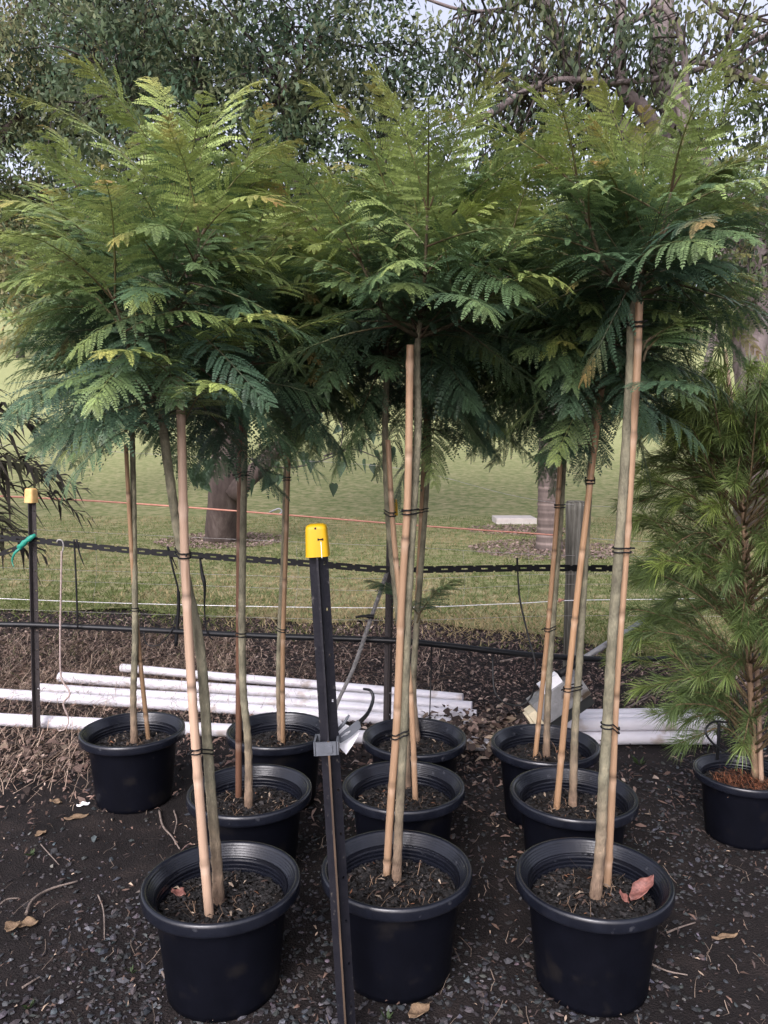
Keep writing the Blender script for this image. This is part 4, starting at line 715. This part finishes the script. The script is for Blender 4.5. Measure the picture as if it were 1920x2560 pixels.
mb = MB(); mb.box(bc - ex * (Lb / 2 + 0.019) - ey * 0.03, (0.036, 0.115, Db * 0.8), R3); mb.box(bc - ex * (Lb / 2 + 0.044) - ey * 0.02, (0.012, 0.085, Db * 0.5), R3); obj('end_cap', mb, M['cream'], t, smooth=False)
mb = MB(); mb.box(bc + ex * (Lb / 2 - 0.03) + ey * 0.018 - ez * (Db / 2 + 0.004), (0.055, 0.085, 0.006), R3); obj('bright_plate', mb, M['white'], t, smooth=False)
mb = MB(); mb.lathe([(0.0, 0.0), (0.026, 0.0), (0.030, 0.004), (0.030, 0.010), (0.026, 0.014), (0.020, 0.014), (0.018, 0.011), (0.0, 0.011)], bc - ex * 0.055 - ey * 0.005 - ez * (Db / 2 + 0.014), 28, axis=R3); obj('socket', mb, M['white'], t)
mb = MB(); mb.box(bc + ex * 0.0 + ey * (Hb / 2 + 0.022) + ez * 0.01, (0.10, 0.044, 0.05), R3); obj('bracket', mb, M['white'], t, smooth=False)
mb = MB(); mb.box(bc + ex * 0.045 + ey * (Hb / 2 + 0.004) - ez * 0.035, (0.12, 0.008, 0.03), R3); obj('hinge_arm', mb, M['rust'], t, smooth=False)
mb = MB(); p0 = bc + ex * 0.06 + ey * (Hb / 2 + 0.028) + ez * 0.01; e0 = at(1372, 1352, 3.85); mb.tube([p0, p0 + (e0 - p0) * 0.3], 0.016, 14); obj('socket_sleeve', mb, M['black'], t)
mb = MB(); mb.tube([p0 + (e0 - p0) * 0.22, p0 + (e0 - p0) * 1.25], 0.0135, 14); obj('tube_pole', mb, M['alu'], t)
def letters(txt, size, org, xd, yd, parent, name, mt='ink'):
    cu = bpy.data.curves.new('tmp', 'FONT'); cu.body = txt; cu.size = size; cu.extrude = 0.0004; cu.align_x = 'CENTER'
    to = bpy.data.objects.new('tmp', cu); C.objects.link(to); bpy.context.view_layer.update()
    me = bpy.data.meshes.new_from_object(to.evaluated_get(bpy.context.evaluated_depsgraph_get())); bpy.data.objects.remove(to)
    n = len(me.vertices); co = np.empty(n * 3, np.float32); me.vertices.foreach_get('co', co); co = co.reshape(-1, 3); zd = np.cross(xd, yd)
    w = org + co[:, :1] * xd + co[:, 1:2] * yd + co[:, 2:] * zd - ORG[parent.name]; me.vertices.foreach_set('co', w.astype(np.float32).ravel()); me.update(); me.materials.clear(); me.materials.append(M[mt])
    o = bpy.data.objects.new(name, me); C.objects.link(o); o.parent = parent; ORG[o.name] = ORG[parent.name]
pf = bc - ey * (Hb / 2 + 0.026) + ex * 0.01 - ez * (0.012 + Db * 0.45 + 0.0008)
pd_ = G(1020, 1545) - G(128, 1478); pd_ = unit(pd_); po_ = at(650, 1514.5, 4.40); letters('IPLEX', 0.016, np.array([po_[0], G(650, 1517)[1] - 0.0235, 0.026]), pd_, unit(np.array([0, 0.75, 0.66])), p4, 'lettering', 'panel')
letters('SECURITY', 0.026, pf - ex * 0.018 - ey * 0.006, ex, ey, pn, 'lettering')

# ------------------------------------------------------------------ slab, loose leaves and twigs
sb = MB(); a = G(1116, 1136); sb.box(a + [0, 0.3, 0.07], (0.74, 0.62, 0.14)); sl_o = obj('concrete_slab', sb, M['concrete'], smooth=False); tag(sl_o, 'pale concrete slab lying on the lawn', 'slab')
bv = sl_o.modifiers.new('bevel', 'BEVEL'); bv.width = 0.012; bv.segments = 2
def dry_leaf(label, c, L, W, az, m, curl=0.4, lift=0.0, group=None, name='dead_leaf', tilt=0.0):
    mb = MB(); nu, nv = 11, 7; V = []; ca, sa = math.cos(az), math.sin(az)
    for i in range(nu):
        u = i / (nu - 1); wd = W * (math.sin(math.pi * min(1, u * 0.93 + 0.04)) ** 0.8) * (1 + 0.1 * math.sin(u * 19)) + 0.001
        for j in range(nv):
            v_ = j / (nv - 1) * 2 - 1; x = (u - 0.5) * L; y = v_ * wd / 2; z = curl * L * (0.5 * (u - 0.5) ** 2 * 2 + 0.55 * v_ * v_ * wd / L) + 0.004 * math.sin(u * 9 + v_ * 3) + tilt * x
            V.append([c[0] + x * ca - y * sa, c[1] + x * sa + y * ca, c[2] + max(z, 0) + lift if tilt == 0 else c[2] + z + lift])
    q = [[i * nv + j, (i + 1) * nv + j, (i + 1) * nv + j + 1, i * nv + j + 1] for i in range(nu - 1) for j in range(nv - 1)]
    mb.add(V, q); o = obj(name, mb, m); md = o.modifiers.new('thickness', 'SOLIDIFY'); md.thickness = 0.0008; return tag(o, label, 'leaf', group)
c = G(1370, 1925, SOIL_Z + 0.03); dry_leaf('curled red brown leaf lying in the front pot', c + [0.02, 0, 0.0], 0.088, 0.045, 0.55, M['redleaf'], 0.5, 0.0, tilt=0.45)
dry_leaf('folded withered end of a red leaf in the front pot', G(1348, 1938, SOIL_Z + 0.012), 0.04, 0.018, 1.9, M['redleaf'], 0.3, 0.0, tilt=0.3)
dry_leaf('crumpled tan leaf next to a bent twig', G(28, 2010) + [0, 0, 0.008], 0.05, 0.045, 1.2, M['tanleaf'], 0.5)
dry_leaf('broken tan leaf with a ragged edge beside the crumpled one', G(60, 2003) + [0, 0, 0.008], 0.06, 0.045, 0.3, M['tanleaf'], 0.4)
dry_leaf('pale leaf scrap by the pot standing apart', G(180, 1743) + [0, 0, 0.008], 0.05, 0.03, 0.5, M['white'], 0.3)
dry_leaf('brown leaf lying on gravel by the pot standing apart', G(165, 1770) + [0, 0, 0.006], 0.09, 0.035, 0.4, M['tanleaf'], 0.3)
dry_leaf('small orange leaf on bare dark soil', G(88, 1805) + [0, 0, 0.006], 0.045, 0.03, 1.0, M['tanleaf'], 0.4)
dry_leaf('small rust leaf below the mulch near the path edge', G(120, 1735) + [0, 0, 0.006], 0.06, 0.03, 2.8, M['tanleaf'], 0.3)
dry_leaf('long pale split leaf on gravel near the red leaf pot', G(1565, 2030) + [0, 0, 0.008], 0.085, 0.02, 0.2, M['tanleaf'], 0.25)
dry_leaf('dry leaf on gravel at the foot of the capped picket', G(905, 2196) + [0, 0, 0.01], 0.07, 0.04, 0.7, M['tanleaf'], 0.5)
dry_leaf('rusty dead leaf inside the pot with the pinkish cane', G(385, 1930, SOIL_Z + .006), 0.05, 0.03, 2.6, M['redleaf'], 0.4)
TG = 'twigs lying on the gravel'
def twig(label, pts, r, z=0.008): return line('twig', label, 'twig', M['twig'], [G(x, y) + [0, 0, z + 0.003 * (i % 2)] for i, (x, y) in enumerate(pts)], np.linspace(r, r * 0.55, 18), TG, 18, 6)
twig('thick bent grey twig beside the tan leaves', [(56, 1980), (72, 1950), (110, 1925), (168, 1910)], 0.0052)
twig('dark forked twig leaning by the pinkish cane pot', [(344, 1755), (352, 1790), (372, 1812), (388, 1840)], 0.0046)
twig('short upright prong of the forked twig', [(376, 1755), (382, 1780), (376, 1805)], 0.0035)
twig('thin straight twig left of the pinkish cane pot', [(212, 1938), (224, 1975), (226, 2035)], 0.0028)
twig('slim twig on bare soil above the thick bent one', [(88, 1828), (104, 1848), (128, 1873)], 0.0026)
twig('twig at the frame edge beside the tan leaves', [(-6, 1965), (15, 1950), (42, 1945)], 0.0035)
twig('short twig low on the gravel left of the pots', [(48, 2140), (70, 2128), (88, 2115)], 0.0033)
twig('twig beside the base of the pinkish cane pot', [(350, 2105), (362, 2130), (366, 2150)], 0.004)
twig('straw coloured twig right of the red leaf pot', [(1440, 2020), (1470, 2010), (1502, 1998)], 0.0034)
twig('long curved twig below the straw coloured one', [(1395, 2082), (1440, 2105), (1485, 2112)], 0.003)
twig('twig in the lane between the pots in front of the box', [(982, 1715), (1000, 1738), (1025, 1755)], 0.0036)
twig('long branching stick beyond the white pipes by the needle shrub', [(1330, 1545), (1380, 1520), (1440, 1490), (1500, 1470)], 0.006)
twig('thin stick forking off the long stick beyond the pipes', [(1350, 1500), (1390, 1510), (1420, 1480), (1450, 1465)], 0.005)
twig('stick lying at the lawn edge behind the wooden post', [(1080, 1432), (1150, 1420), (1230, 1415), (1340, 1422)], 0.008)

def weed(label, x, y, sz, nl_):
    c = G(x, y); mb = MB(); a = rng.random(nl_) * 6.283; d = np.stack([np.cos(a), np.sin(a), 0.5 + 0.9 * rng.random(nl_)], -1); L = sz * (0.5 + 0.7 * rng.random(nl_))
    mb.leaves(c + np.stack([np.cos(a) * 0.004, np.sin(a) * 0.004, np.full(nl_, 0.004)], -1), d, np.array([0, 0, 1.0]) + 0.3 * rng.standard_normal((nl_, 3)), L, L * 0.35, np.array([0.065, 0.10, 0.04]) * (0.5 + 0.7 * rng.random((nl_, 1))))
    return tag(obj('weed', mb, M['leaf']), label, 'weed', 'small weeds in the gravel')
weed('small green weed in gravel left of the pinkish cane pot', 283, 2105, 0.022, 9); weed('pale tufted weed at the lower frame corner', 62, 2180, 0.03, 12); weed('tiny weed on bare soil above the bent twigs', 65, 1850, 0.03, 10); weed('small leafy weed at the foot of the white pipes by the shrub', 1382, 1655, 0.05, 14); weed('green weed by the picket foot', 116, 1560, 0.05, 12); weed('small weed near the capped picket foot', 835, 2205, 0.025, 8)
# ------------------------------------------------------------------ trees beyond the fence
def limb(mb, P, r0, r1, sides=9, n=18, ripple=0.05):
    mb.tube(bez(P, n), np.linspace(r0, r1, n), sides, ripple=ripple)
def clump_leaves(mb, c, R, n, nclump, L, W, pal, hang=0.3, csz=0.28, shade=0.25):
    """leaves gathered round many twig ends spread through a lobe of a crown"""
    c = np.asarray(c, float); R = np.asarray(R, float); d = unit(rng.standard_normal((nclump, 3))); cc = c + d * (rng.random((nclump, 1)) ** 0.45) * R
    i = rng.integers(0, nclump, n); P = cc[i] + rng.standard_normal((n, 3)) * csz * np.array([1, 1, 0.75])
    tone = (1 + shade * rng.standard_normal(nclump))[i][:, None]; pc = np.asarray(pal)[rng.integers(0, len(pal), nclump)][i]
    col = np.clip(pc * tone * (0.88 + 0.24 * rng.random((n, 1))), 0.008, 0.5)
    dd = rng.standard_normal((n, 3)) * (1 - hang * 0.6) + np.array([0, 0, -1.6 * hang]); Ls = L * (0.65 + 0.6 * rng.random(n))
    mb.leaves(P, dd, rng.standard_normal((n, 3)) + [0, 0, 0.8], Ls, Ls * W, col)
    return cc
def twigs_to(mb, src, pts, r=0.012):
    for p in pts:
        s = src[np.argsort(np.linalg.norm(src - p, axis=1))[random.randrange(min(9, len(src)))]]; m_ = (s + p) / 2 + rng.standard_normal(3) * 0.2 + [0, 0, 0.12]
        mb.tube(bez([s, m_, p], 7), np.linspace(r, r * 0.3, 7), 5, caps=False)
OLIVE = [(0.20, 0.235, 0.125), (0.25, 0.26, 0.13), (0.14, 0.19, 0.105), (0.27, 0.245, 0.13)]
DEEP = [(0.085, 0.12, 0.07), (0.105, 0.145, 0.075), (0.06, 0.10, 0.06), (0.14, 0.16, 0.085)]
MIXED = [(0.08, 0.11, 0.055), (0.115, 0.145, 0.07), (0.17, 0.18, 0.085), (0.06, 0.085, 0.05)]
def big_tree(label, Yt, trunk, rt, limbs, lobes, L, W, hang, barkm='treebark', csz=0.28, foot=None, limbm=None, twig_share=0.35, shade=0.25, trunks=()):
    b = foot if foot is not None else G(*trunk[0]); base = np.array([b[0], b[1], float(lawn_z(b[1]))])
    root = thing('broadleaf_tree', label, 'tree', base)
    P = [base - [0, 0, 0.1]] + [at(x, y, Yt + dy) for x, y, dy in trunk[1:]]; tb = MB(); n = 40; PP = bez(P, n)
    rr = np.linspace(rt, rt * 0.45, n) * (1 + 0.35 * np.exp(-np.arange(n) / 2.5)); tb.tube(PP, rr, 16, ripple=0.04); to = obj('trunk', tb, M[barkm], root)
    src = [PP[n // 2:]]
    for pts, r0, r1 in limbs:
        lb = MB(); q_ = [at(x, y, Yt + dy) for x, y, dy in pts]; limb(lb, q_, r0, r1, 11, 26); obj('limb', lb, M[limbm or barkm], to); src.append(bez(q_, 26)[6:])
    src = np.concatenate(src); cr = MB(); tw = MB()
    for (x, y, dy, rx, ry, rz, nl, ncl, pal) in lobes:
        c = at(x, y, Yt + dy); cc = clump_leaves(cr, c, (rx, ry, rz), nl, ncl, L, W, pal, hang, csz, shade); twigs_to(tw, src, cc[rng.random(ncl) < twig_share], 0.02)
    if tw.n: obj('twigs', tw, M['darkbark'], to, kind='stuff')
    obj('crown', cr, M['leaf'], root); return root

# tree with a leaning limb behind the left pots
big_tree('dark leafy tree with a thick limb leaning away from its trunk', 11.3, [(478, 1172), (482, 1080, 0), (486, 960, 0.1), (490, 820, 0.2), (470, 600, 0.3), (440, 380, 0.6), (430, 150, 0.9)], 0.235,
    [([(500, 1070, -0.1), (560, 1010, -0.1), (640, 930, 0), (720, 830, 0.1), (790, 650, 0.3), (820, 420, 0.6), (830, 180, 0.8)], 0.15, 0.05), ([(480, 620, 0.2), (330, 380, 0.5), (250, 160, 1.0)], 0.09, 0.03), ([(760, 740, 0.1), (640, 400, 0.4), (600, 120, 0.6)], 0.08, 0.025), ([(470, 600, 0.3), (560, 300, 0.4), (700, 60, 0.6)], 0.07, 0.02)],
    [(700, 180, 0.3, 1.9, 1.6, 1.5, 5796, 103, DEEP), (520, 120, 0.8, 2.2, 1.8, 1.6, 8115, 116, DEEP), (420, 380, 0.8, 2.2, 1.6, 1.5, 6183, 88, DEEP), (640, 480, 0.8, 2.0, 1.6, 1.5, 5410, 81, DEEP), (860, 120, 0.5, 1.1, 1.2, 1.2, 2124, 40, DEEP), (300, 160, 1.0, 1.6, 1.5, 1.4, 5023, 75, DEEP), (830, 470, 0.8, 1.6, 1.3, 1.2, 3478, 60, DEEP)], 0.115, 0.40, 0.35, csz=0.19, shade=0.42)
# its low twigs of hanging heart leaves
bt = thing('hanging_branch', 'low branch with drooping heart shaped leaves over the lawn', 'branch', at(560, 1040, 10.6))
bm, lm = MB(), MB()
for pts in ([(540, 990), (600, 1010), (660, 1005), (720, 985), (790, 950), (850, 930)], [(700, 985), (760, 970), (820, 990)], [(470, 960), (440, 985), (425, 1010)], [(560, 960), (580, 1000), (592, 1020)], [(720, 880), (740, 930), (730, 990)]):
    bm.tube(bez([at(x, y, 10.6) for x, y in pts], 16), np.linspace(0.016, 0.006, 16), 6)
hp = np.array([(425, 1010), (432, 1030), (418, 1020), (445, 1025), (437, 1048), (590, 1030), (580, 1040), (552, 1045), (610, 1035), (672, 1002), (700, 935), (716, 960), (735, 930), (722, 1052), (640, 940), (790, 1000), (815, 980), (805, 1010), (830, 1010), (755, 900), (770, 920), (690, 900), (780, 960), (740, 1005), (660, 985), (800, 940), (846, 975), (838, 995), (600, 1005), (420, 1040), (450, 1000)])
P = np.array([at(x, y - 8, 10.6) for x, y in hp]); n = len(P); dd = rng.standard_normal((n, 3)) * 0.22 + [0, 0, -1]; Ls = 0.14 + 0.12 * rng.random(n); Ls[5] = 0.32
col = np.array([0.038, 0.062, 0.036]) * (0.6 + 0.9 * rng.random((n, 1))); 
dd = unit(dd); wv = unit(np.cross(dd, np.array([0, -1.0, 0.2]) + 0.6 * rng.standard_normal((n, 3)))); nv = np.cross(wv, dd)
HS = [(0, 0.02), (0.17, -0.06), (0.30, 0.06), (0.31, 0.25), (0.22, 0.5), (0.10, 0.76), (0.0, 1.0), (-0.10, 0.76), (-0.22, 0.5), (-0.31, 0.25), (-0.30, 0.06), (-0.17, -0.06)]
V = np.stack([P + wv * (a * Ls)[:, None] + dd * (b * Ls)[:, None] + nv * (abs(a) * 0.45 * Ls)[:, None] for a, b in HS] + [P + dd * (0.35 * Ls)[:, None]], 1).reshape(-1, 3)
lm.add(V, None, np.concatenate([(np.arange(n) * 13)[:, None] + [12, i_, (i_ + 1) % 12] for i_ in range(12)]), np.repeat(col, 13, 0))
obj('stem', bm, M['darkbark'], bt); obj('leaves', lm, M['leaf'], bt)

big_tree('tall olive brown tree spreading in from the frame edge', 14.5, None or [(0, 0)] + [(-180, 700, 0), (-160, 450, 0), (-120, 200, 0.3), (-100, 0, 0.5)], 0.30,
    [([(-165, 500, 0), (0, 300, 0.2), (150, 160, 0.5), (300, 40, 0.8)], 0.13, 0.03), ([(-175, 620, 0), (-40, 460, 0.1), (80, 420, 0.4)], 0.10, 0.03), ([(-130, 260, 0.2), (20, 60, 0.4), (140, -60, 0.8)], 0.10, 0.03)],
    [(60, 90, 0.3, 2.2, 1.9, 1.9, 10494, 115, OLIVE), (250, 40, 0.6, 2.2, 1.8, 1.6, 9996, 106, OLIVE), (90, 330, 0.6, 2.0, 1.6, 1.6, 7496, 84, DEEP), (-60, 250, 0.2, 1.9, 1.6, 2.0, 6996, 76, OLIVE), (250, 250, 1.2, 2.1, 1.6, 1.5, 7496, 84, OLIVE), (20, 520, 0.8, 1.5, 1.3, 1.1, 3998, 52, OLIVE)], 0.11, 0.42, 0.4, csz=0.21, shade=0.38, foot=np.array([-9.6, 14.5, 0]))
# right tree: several pale stems
big_tree('pale barked tree with several stems and long hanging leaves', 12.0, [(1638, 1140), (1640, 1000, 0), (1634, 850, 0), (1612, 700, 0.1), (1560, 480, 0.2), (1440, 190, 0.4), (1432, -60, 0.6)], 0.36,
    [([(1600, 720, 0), (1540, 500, 0), (1470, 380, 0.2), (1330, 260, 0.4), (1225, 130, 0.5), (1150, -60, 0.6)], 0.16, 0.10), ([(1620, 850, -0.2), (1640, 620, -0.3), (1690, 300, -0.3), (1700, 0, -0.2)], 0.19, 0.12), ([(1500, 420, 0.2), (1400, 250, 0.1), (1345, 190, 0), (1340, 60, 0), (1345, -60, 0)], 0.13, 0.07),
     ([(1010, 265, -0.4), (1070, 240, -0.4), (1130, 200, -0.3), (1210, 172, -0.2), (1330, 178, -0.1), (1450, 165, -0.1), (1560, 130, 0), (1680, 60, 0.1)], 0.055, 0.035), ([(1460, 180, -0.5), (1478, 280, -0.5), (1482, 180, -0.5), (1470, 80, -0.5), (1430, 18, -0.5), (1360, 50, -0.5)], 0.065, 0.035), ([(1690, 200, -0.2), (1560, 145, -0.3), (1480, 135, -0.3), (1440, 150, -0.3)], 0.05, 0.025), ([(1700, 60, 0), (1600, 40, 0), (1560, 140, 0)], 0.03, 0.02), ([(1690, 110, 0.3), (1560, 30, 0.3), (1480, -40, 0.3)], 0.045, 0.03), ([(900, -10, 0.4), (1000, 22, 0.4), (1090, 18, 0.4), (1180, -20, 0.5)], 0.022, 0.03), ([(1500, 900, -0.3), (1560, 650, -0.3), (1580, 600, -0.2), (1640, 560, -0.2)], 0.05, 0.03), ([(1540, 400, -0.2), (1590, 440, -0.2), (1640, 470, -0.2)], 0.09, 0.08)],
    [(1110, 70, 0, 0.9, 0.9, 0.9, 928, 36, MIXED), (1250, 60, 0, 1.1, 1.0, 0.9, 1285, 48, MIXED), (1150, 230, 0.2, 1.1, 1.0, 0.8, 1285, 42, MIXED), (1420, 80, -0.3, 1.1, 0.8, 0.9, 928, 36, MIXED), (1600, 120, 0, 1.0, 1.0, 1.1, 928, 36, MIXED), (1000, 180, 0.3, 0.7, 0.8, 0.9, 785, 30, MIXED), (1560, 330, 0.2, 1.2, 1.0, 1.0, 1785, 42, MIXED), (1340, 300, 0.8, 1.6, 1.0, 0.8, 1785, 48, MIXED), (1640, 480, -0.3, 0.9, 0.8, 0.8, 1285, 30, MIXED), (1060, 350, 0.8, 1.4, 1.0, 0.7, 1642, 42, MIXED), (1590, 620, -0.6, 0.6, 0.5, 0.6, 464, 18, MIXED)], 0.125, 0.42, 0.75, 'palebark', csz=0.16, limbm=None, twig_share=0.75, shade=0.3)

# ringed palm behind the wooden post
pf_ = G(1186, 1192); pr = thing('palm_tree', 'palm with a dark ringed trunk standing on the lawn', 'palm', pf_)
mb = MB(); zz = np.linspace(-0.05, 4.0, 160); ph = (zz % 0.11) / 0.11; rr = (0.168 - 0.012 * zz) * (1 + 0.045 * np.exp(-(ph / 0.16) ** 2)) + 0.05 * np.exp(-zz / 0.1)
cc = np.array([0.10, 0.078, 0.07])[None] * (0.75 + 0.5 * rng.random((160, 1))) * np.where(ph[:, None] < 0.18, 1.9, 1.0)
mb.tube(np.stack([pf_[0] + 0.03 * np.sin(zz * 0.8) - 0.03 * zz, pf_[1] + 0 * zz, zz], -1), rr, 18, cc, ripple=0.02); M['ring'] = mat('ringed palm bark', W1, 16, 0.9, 0.7, 50, attr=True, spec=0.2, stretch=(1, 1, 0.3)); obj('trunk', mb, M['ring'], pr)
def palm_frond(mb, b, az, el, L, ll, pal, n=34, droop=0.55, wid=0.03):
    d = np.array([math.cos(az) * math.cos(el), math.sin(az) * math.cos(el), math.sin(el)]); t = np.linspace(0, 1, n)[:, None]; S = b + d * L * t - Zu * droop * L * t ** 2.2
    T = unit(np.gradient(S, axis=0)); B = unit(np.cross(T, Zu)); mb.tube(S, np.linspace(0.009, 0.002, n), 5, np.asarray(pal) * 1.3, caps=False)
    for s in (-1, 1):
        k = slice(int(n * 0.2), n); m_ = n - int(n * 0.2); P = S[k]; dd = unit(s * B[k] * 0.8 + T[k] * 0.6 + Zu * 0.15 + 0.24 * rng.standard_normal((m_, 3)))
        lw = ll * np.sin(np.linspace(0.45, 2.75, m_))[:, None] * (0.7 + 0.6 * rng.random((m_, 1))); w = unit(np.cross(dd, np.cross(B[k], T[k]))) * wid / 2; nm = np.array([0, 0, 1.0])
        p1 = P + dd * lw * 0.5; p2 = P + dd * lw * 0.95 - nm * lw * 0.42; p1m = p1 - nm * lw * 0.04
        V = np.stack([P - w * 0.3, P + w * 0.3, p1m - w, p1m + w, p2 - w * 0.06, p2 + w * 0.06], 1).reshape(-1, 3); o = (np.arange(m_) * 6)[:, None]
        mb.add(V, np.concatenate([o + [0, 1, 3, 2], o + [2, 3, 5, 4]]), None, np.repeat(np.asarray(pal) * (0.6 + 0.9 * rng.random((m_, 1))), 6, 0))
mb = MB(); ct = np.array([pf_[0] - 0.12, pf_[1], 3.98])
for k in range(16): palm_frond(mb, ct, k * 2.4, rad(10 + 65 * (k / 16)), 2.0, 0.45, (0.06, 0.10, 0.04), 40)
obj('crown', mb, M['leaf'], pr)
# strappy palm at the left edge
lb_ = np.array([-2.62, 4.35, 0.0]); lr = thing('clumping_palm', 'palm with dark purplish strap leaflets drooping over the faded cap picket', 'palm', lb_); mb = MB(); tb = MB()
for k in range(5):
    a = k * 1.3; e = lb_ + [0.08 * math.cos(a), 0.08 * math.sin(a), 0.9 + 0.12 * k]; tb.tube(bez([lb_ + [0.05 * math.cos(a), 0.05 * math.sin(a), -0.02], (lb_ + e) / 2, e], 8), 0.014, 7)
obj('cane', tb, M['treebark'], lr)
for (az, el, L, z, ll) in ((-0.1, 35, 0.95, 1.15, 0.34), (-0.5, 20, 0.85, 1.05, 0.34), (0.3, 45, 1.0, 1.25, 0.32), (0.7, 25, 0.9, 1.2, 0.32), (-0.9, 40, 0.8, 1.25, 0.32), (0.0, 10, 0.75, 1.0, 0.34), (-0.3, 55, 1.0, 1.3, 0.34), (1.4, 40, 0.9, 1.2, 0.3), (2.4, 40, 0.9, 1.2, 0.3), (-1.8, 40, 0.8, 1.2, 0.3), (3.4, 35, 0.9, 1.2, 0.3), (0.15, 22, 1.0, 1.22, 0.34), (-0.15, 30, 0.95, 1.2, 0.34), (0.45, 15, 0.95, 1.15, 0.34), (-0.6, 5, 0.8, 1.2, 0.34), (0.05, 40, 1.05, 1.3, 0.34)):
    palm_frond(mb, lb_ + [-0.05, 0, z + 0.07], az, rad(el), L, ll, (0.052, 0.045, 0.036) if rng.random() < 0.65 else (0.06, 0.06, 0.034), 22, 0.45, 0.024)
obj('crown', mb, M['leaf'], lr)

# far trees along the top of the field
FG = 'far trees along the top of the field'
far = [(48, 745, 58, 5.2), (-120, 760, 62, 6), (190, 770, 64, 5.5), (330, 790, 66, 6), (470, 800, 68, 6), (620, 800, 66, 5.5), (760, 800, 70, 6.5), (920, 800, 66, 6), (1080, 800, 70, 6), (1230, 800, 66, 6), (1390, 800, 68, 6), (1540, 800, 64, 5.5), (1700, 800, 66, 6)]
for i, (x, y, Yf, R) in enumerate(far):
    b = at(x, 900, Yf); b = np.array([b[0], Yf, float(lawn_z(Yf)) - 0.2]); root = thing('far_tree', 'slim dark trunked tree far off at the field edge beside the frame edge' if i == 0 else 'dense green tree in the far row beyond the field', 'tree', b, FG)
    tb = MB(); h = R * 1.5; tb.tube(bez([b - [0, 0, 0.3], b + [0.2, 0, h * 0.4], b + [0.1, 0, h]], 12), np.linspace(0.32, 0.12, 12), 9); obj('trunk', tb, M['darkbark'], root)
    cr = MB(); pal = OLIVE if i % 3 == 0 else MIXED
    clump_leaves(cr, b + [0, 0, h * 1.05], (R, R * 0.8, R * 0.85), 5200, 90, 0.5, 0.45, pal, 0.3, 0.6); clump_leaves(cr, b + [R * 0.4, 0, h * 0.6], (R * 0.8, R * 0.7, R * 0.5), 2600, 40, 0.5, 0.45, pal, 0.3, 0.6)
    obj('crown', cr, M['leaf'], root)
